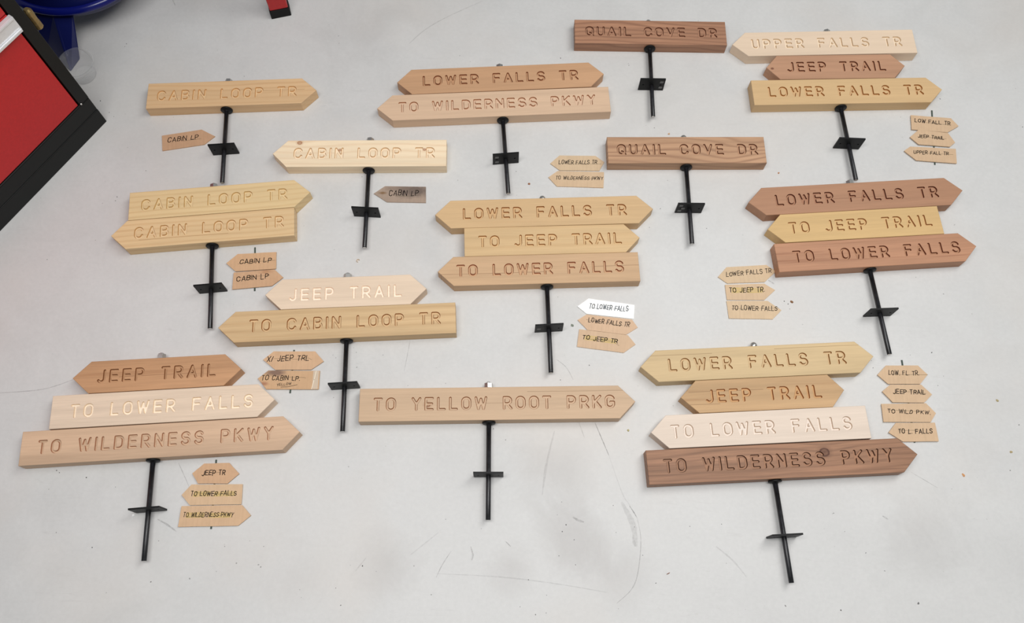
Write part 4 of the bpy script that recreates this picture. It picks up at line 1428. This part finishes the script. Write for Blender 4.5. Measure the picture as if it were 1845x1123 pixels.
for z0, z1 in ((0.1275, 0.5145), (0.5185, 0.705), (0.709, 0.895), (0.899, 1.060), (1.064, 1.225)):  # upper drawers are unseen, added to fill the raised height
    dr = cbox('drawer', 0.0385, WC - 0.0385, 0.003, 0.40, z0, z1, M_RED, 0.002)
    zt_ = z1 - 0.0015
    pl = cbox('drawer_pull', 0.0335, WC - 0.0335, -0.011, 0.0028, zt_ - 0.048, zt_, M_ALU, 0.0015, parent=dr)
    cbox('pull_lip', 0.036, WC - 0.036, -0.0165, -0.0112, zt_ - 0.048, zt_ - 0.040, M_ALU, 0.001, parent=dr)
    cbox('pull_lip', 0.036, WC - 0.036, -0.0145, -0.0112, zt_ - 0.006, zt_, M_ALU, 0.001, parent=dr)
bm = bmesh.new()
rv = lathe_mesh('rivet', [(0, 0), (0.0032, 0), (0.0024, 0.0012), (0, 0.0016)], 12, 'Y')
link('rivet', rv, M_STEEL, parent=cab, loc=(0.030, -CB * 0.0001, 0.126), rot=(0, 0, 0 if CB < 0 else math.pi))

M_BRASS = plain('tarnished_brass', lin((150, 128, 84)), 0.38, 0.75, 0.18, 90)
link('brass_barrel', lathe_mesh('brass_barrel', [(0, 0), (0.009, 0), (0.0115, 0.003), (0.0115, 0.020), (0.0105, 0.022), (0.0105, 0.045), (0.0115, 0.047), (0.0115, 0.062), (0.010, 0.065), (0.006, 0.070), (0, 0.070)], 10), M_BRASS, parent=cab, loc=(-0.0145, CB * 0.02, 0.402))
link('barrel_bracket', box_mesh('barrel_bracket', (0, 0, 0), (0.006, 0.012, 0.040), 0.001), M_CAB, parent=cab, loc=(-0.002, CB * 0.02, 0.437))

# ------------------------------------------------------------ blue moulded plastic tub on splayed feet
M_BLUE = plain('glossy_blue_plastic', lin((12, 20, 100)), 0.22, 0, 0.04, 20, 0.5)
M_BLUE2 = plain('satin_blue_plastic', lin((16, 24, 84)), 0.38, 0, 0.05, 20, 0.4)
TC_ = (-1.380, 1.950)
tub = empty('plastic_tub', (TC_[0], TC_[1], 0))
tag(tub, 'dark blue glossy plastic tub on splayed feet behind the red cabinet', 'tub')
link('tub_body', lathe_mesh('tub_body', [(0, 0.085), (0.16, 0.087), (0.205, 0.096), (0.222, 0.115), (0.228, 0.140), (0.228, 0.160), (0.222, 0.170), (0.228, 0.260), (0.246, 0.560), (0.241, 0.564), (0.222, 0.26), (0.212, 0.13), (0.15, 0.105), (0, 0.10)], 72), M_BLUE2, parent=tub, smooth=True)  # tub wall drawn up taller out of view to block fill light
link('rim', lathe_mesh('rim', [(0.2285, 0.139), (0.240, 0.141), (0.2462, 0.147), (0.2470, 0.154), (0.243, 0.162), (0.234, 0.166), (0.2285, 0.165), (0.2285, 0.139)], 72), M_BLUE, parent=tub, smooth=True)


def leg_mesh(base, top, z1_):
    bm_ = bmesh.new()
    n_ = len(base)
    lo = [bm_.verts.new((p[0], p[1], 0.0)) for p in base]
    hi = [bm_.verts.new((p[0], p[1], z1_)) for p in top]
    for i in range(n_):
        j = (i + 1) % n_
        bm_.faces.new((lo[i], lo[j], hi[j], hi[i]))
    bm_.faces.new(lo[::-1])
    bm_.faces.new(hi)
    bmesh.ops.recalc_face_normals(bm_, faces=bm_.faces)
    bmesh.ops.bevel(bm_, geom=list(bm_.edges), offset=0.005, segments=3, affect='EDGES', profile=0.5)
    return from_bm('leg', bm_)


LEG_BASE = [(-1.4788, 1.6876), (-1.3863, 1.6102), (-1.3674, 1.6604), (-1.4231, 1.724)]
LEG_TOP = [(-1.4728, 1.7291), (-1.3974, 1.7197), (-1.3399, 1.7239), (-1.4064, 1.7765)]
LEGB = [np.array(p) - TC_ for p in LEG_BASE]
LEGT = [np.array(p) - TC_ for p in LEG_TOP]
for k in (0, 257, 157):
    c_, s_ = math.cos(R(k)), math.sin(R(k))
    rt = lambda p: (p[0] * c_ - p[1] * s_, p[0] * s_ + p[1] * c_)
    link('leg', leg_mesh([rt(p) for p in LEGB], [rt(p) for p in LEGT], 0.135), M_BLUE2, parent=tub)

# ------------------------------------------------------------ clear plastic cup
cupm = NT('clear_plastic')
cupm.b.inputs['Base Color'].default_value = (0.93, 0.94, 0.95, 1)
cupm.b.inputs['Roughness'].default_value = 0.06
lw = cupm.n('ShaderNodeLayerWeight')
lw.inputs['Blend'].default_value = 0.32
cupm.l(cupm.ramp(lw.outputs['Facing'], [(0.0, 0.05), (0.75, 0.12), (1.0, 0.5)]), cupm.b.inputs['Alpha'])
cupm.m.use_backface_culling = False
cup = empty('clear_cup', (-1.3425, 1.6035, 0))
tag(cup, 'clear plastic cup standing on the floor between cabinet and blue tub', 'cup')
link('cup_wall', lathe_mesh('cup_wall', [(0.0345, 0.0), (0.0365, 0.002), (0.0515, 0.062), (0.0508, 0.062), (0.0355, 0.003), (0.0345, 0.0)], 40), cupm.m, parent=cup, smooth=True)
link('cup_base', lathe_mesh('cup_base', [(0, 0.0030), (0.020, 0.0026), (0.033, 0.0014), (0.0345, 0.0006), (0.033, 0.0004), (0, 0.0016)], 40), cupm.m, parent=cup, smooth=True)
link('cup_rim', lathe_mesh('cup_rim', [(0.0516, 0.0622), (0.0536, 0.0628), (0.0536, 0.0645), (0.0518, 0.0652), (0.0508, 0.0640), (0.0516, 0.0622)], 40), cupm.m, parent=cup, smooth=True)

# ------------------------------------------------------------ red work stand (only one foot reaches the picture)
M_RED2 = plain('red_stand_paint', lin((178, 32, 32)), 0.42, 0, 0.06, 60, 0.4)
M_RUB = plain('black_rubber', lin((14, 14, 14)), 0.75, 0, 0.15, 120, 0.3)
LA, LB = np.array([-0.79319, 1.83524]), np.array([-0.73248, 1.85295])
ang_ = math.atan2(*(LB - LA)[::-1])
st = empty('work_stand', (LA[0], LA[1], 0), ang_)
tag(st, 'red steel stand leg with black rubber foot at the top edge', 'stand')
WD, DP_, HT = 0.632, 0.35, 0.62
for x0_, y0_ in ((0.0, 0.0), (0.0, DP_)):
    lg = link('leg', box_mesh('leg', (x0_ + 0.0316, y0_ + 0.022, 0.034 + (HT - 0.034) / 2), (0.058, 0.040, HT - 0.034), 0.003), M_RED2, parent=st)
    link('rubber_foot', box_mesh('rubber_foot', (x0_ + 0.0316, y0_ + 0.022, 0.0165), (0.0632, 0.046, 0.033), 0.002), M_RUB, parent=lg)
link('side_rail', box_mesh('side_rail', (0.0316, DP_ / 2 + 0.022, HT + 0.0205), (0.058, DP_ + 0.04, 0.040), 0.003), M_RED2, parent=st)
link('cross_rail', box_mesh('cross_rail', (0.0316, DP_ / 2 + 0.022, 0.30), (0.030, DP_ - 0.042, 0.040), 0.003), M_RED2, parent=st)

# ------------------------------------------------------------ small debris on the floor
CH = [('wood_chip', (150, 104, 78), 'small brown wood chip right above the three-board mid-floor sign', 0),
      ('wood_chip', (206, 152, 106), 'orange tan wood chip on bare floor right of the four-board sign', 0),
      ('wood_chip', (178, 160, 120), 'tan grey crumb near the right edge, level with the dark brown board', 0),
      ('wood_chip', (172, 158, 120), 'olive tan crumb on the bare floor right of the four stacked tags', 0),
      ('wood_chip', (132, 98, 72), 'brown wood chip right of the yellow-highlighted cardboard tag', 0),
      ('wood_chip', (186, 130, 92), 'tiny brown chip between wavy QUAIL COVE sign and three-board reddish sign', 0),
      ('wood_sliver', (140, 96, 80), 'reddish sliver of wood near the bottom edge of the floor', 1),
      ('wood_shaving', (206, 178, 140), 'pale curled wood shaving above the pale JEEP TRAIL board', 2),
      ('leaf_bit', (128, 134, 122), 'grey green leaf fragment just left of the white-topped tags', 0),
      ('wood_chip', (176, 166, 120), 'greenish crumbs right below the tip of the YELLOW ROOT sign', 0),
      ('paper_scrap', (244, 244, 242), 'tiny white scrap beside the plate of the lower left sign', 0),
      ('wood_chip', (196, 162, 128), 'small tan chip by the top nut of the wavy-grained sign', 0)]
for (x, y, r), (nm, c, lb, kind_) in zip(CHIPPOS, CH):
    bm = bmesh.new()
    if kind_ == 2:
        N_ = 14
        prev = None
        for i in range(N_):
            a_ = i / (N_ - 1) * 4.2
            p = (r * math.cos(a_) * (1 - i * 0.02), r * math.sin(a_) * (1 - i * 0.02))
            q = (bm.verts.new((p[0], p[1], 0.0002)), bm.verts.new((p[0], p[1], 0.004)), bm.verts.new((p[0] * 0.86, p[1] * 0.86, 0.004)), bm.verts.new((p[0] * 0.86, p[1] * 0.86, 0.0002)))
            if prev:
                for k in range(4):
                    bm.faces.new((prev[k], q[k], q[(k + 1) % 4], prev[(k + 1) % 4]))
            prev = q
    else:
        n = 8
        lo, hi = [], []
        for i in range(n):
            a_ = 2 * math.pi * i / n
            rr_ = r * rnd.uniform(0.6, 1.15)
            ex = 1.6 if kind_ == 1 else 1.1
            ey = 0.35 if kind_ == 1 else 0.85
            lo.append(bm.verts.new((rr_ * math.cos(a_) * ex, rr_ * math.sin(a_) * ey, 0.0002)))
            hi.append(bm.verts.new((rr_ * math.cos(a_) * ex * 0.8, rr_ * math.sin(a_) * ey * 0.8, 0.0002 + rnd.uniform(0.0008, 0.0022))))
        bm.faces.new(lo[::-1])
        top = bm.verts.new((0, 0, 0.002))
        for i in range(n):
            bm.faces.new((lo[i], lo[(i + 1) % n], hi[(i + 1) % n], hi[i]))
            bm.faces.new((hi[i], hi[(i + 1) % n], top))
    o = link(nm, from_bm(nm, bm), plain(nm + '_colour', lin(c), 0.8, 0, 0.15, 400, 0.2), loc=(x, y, 0), rot=(0, 0, rnd.uniform(0, 3) if kind_ == 0 else 0.5))
    tag(o, lb, 'debris' if nm != 'paper_scrap' else 'scrap', 'small debris scattered on the floor')
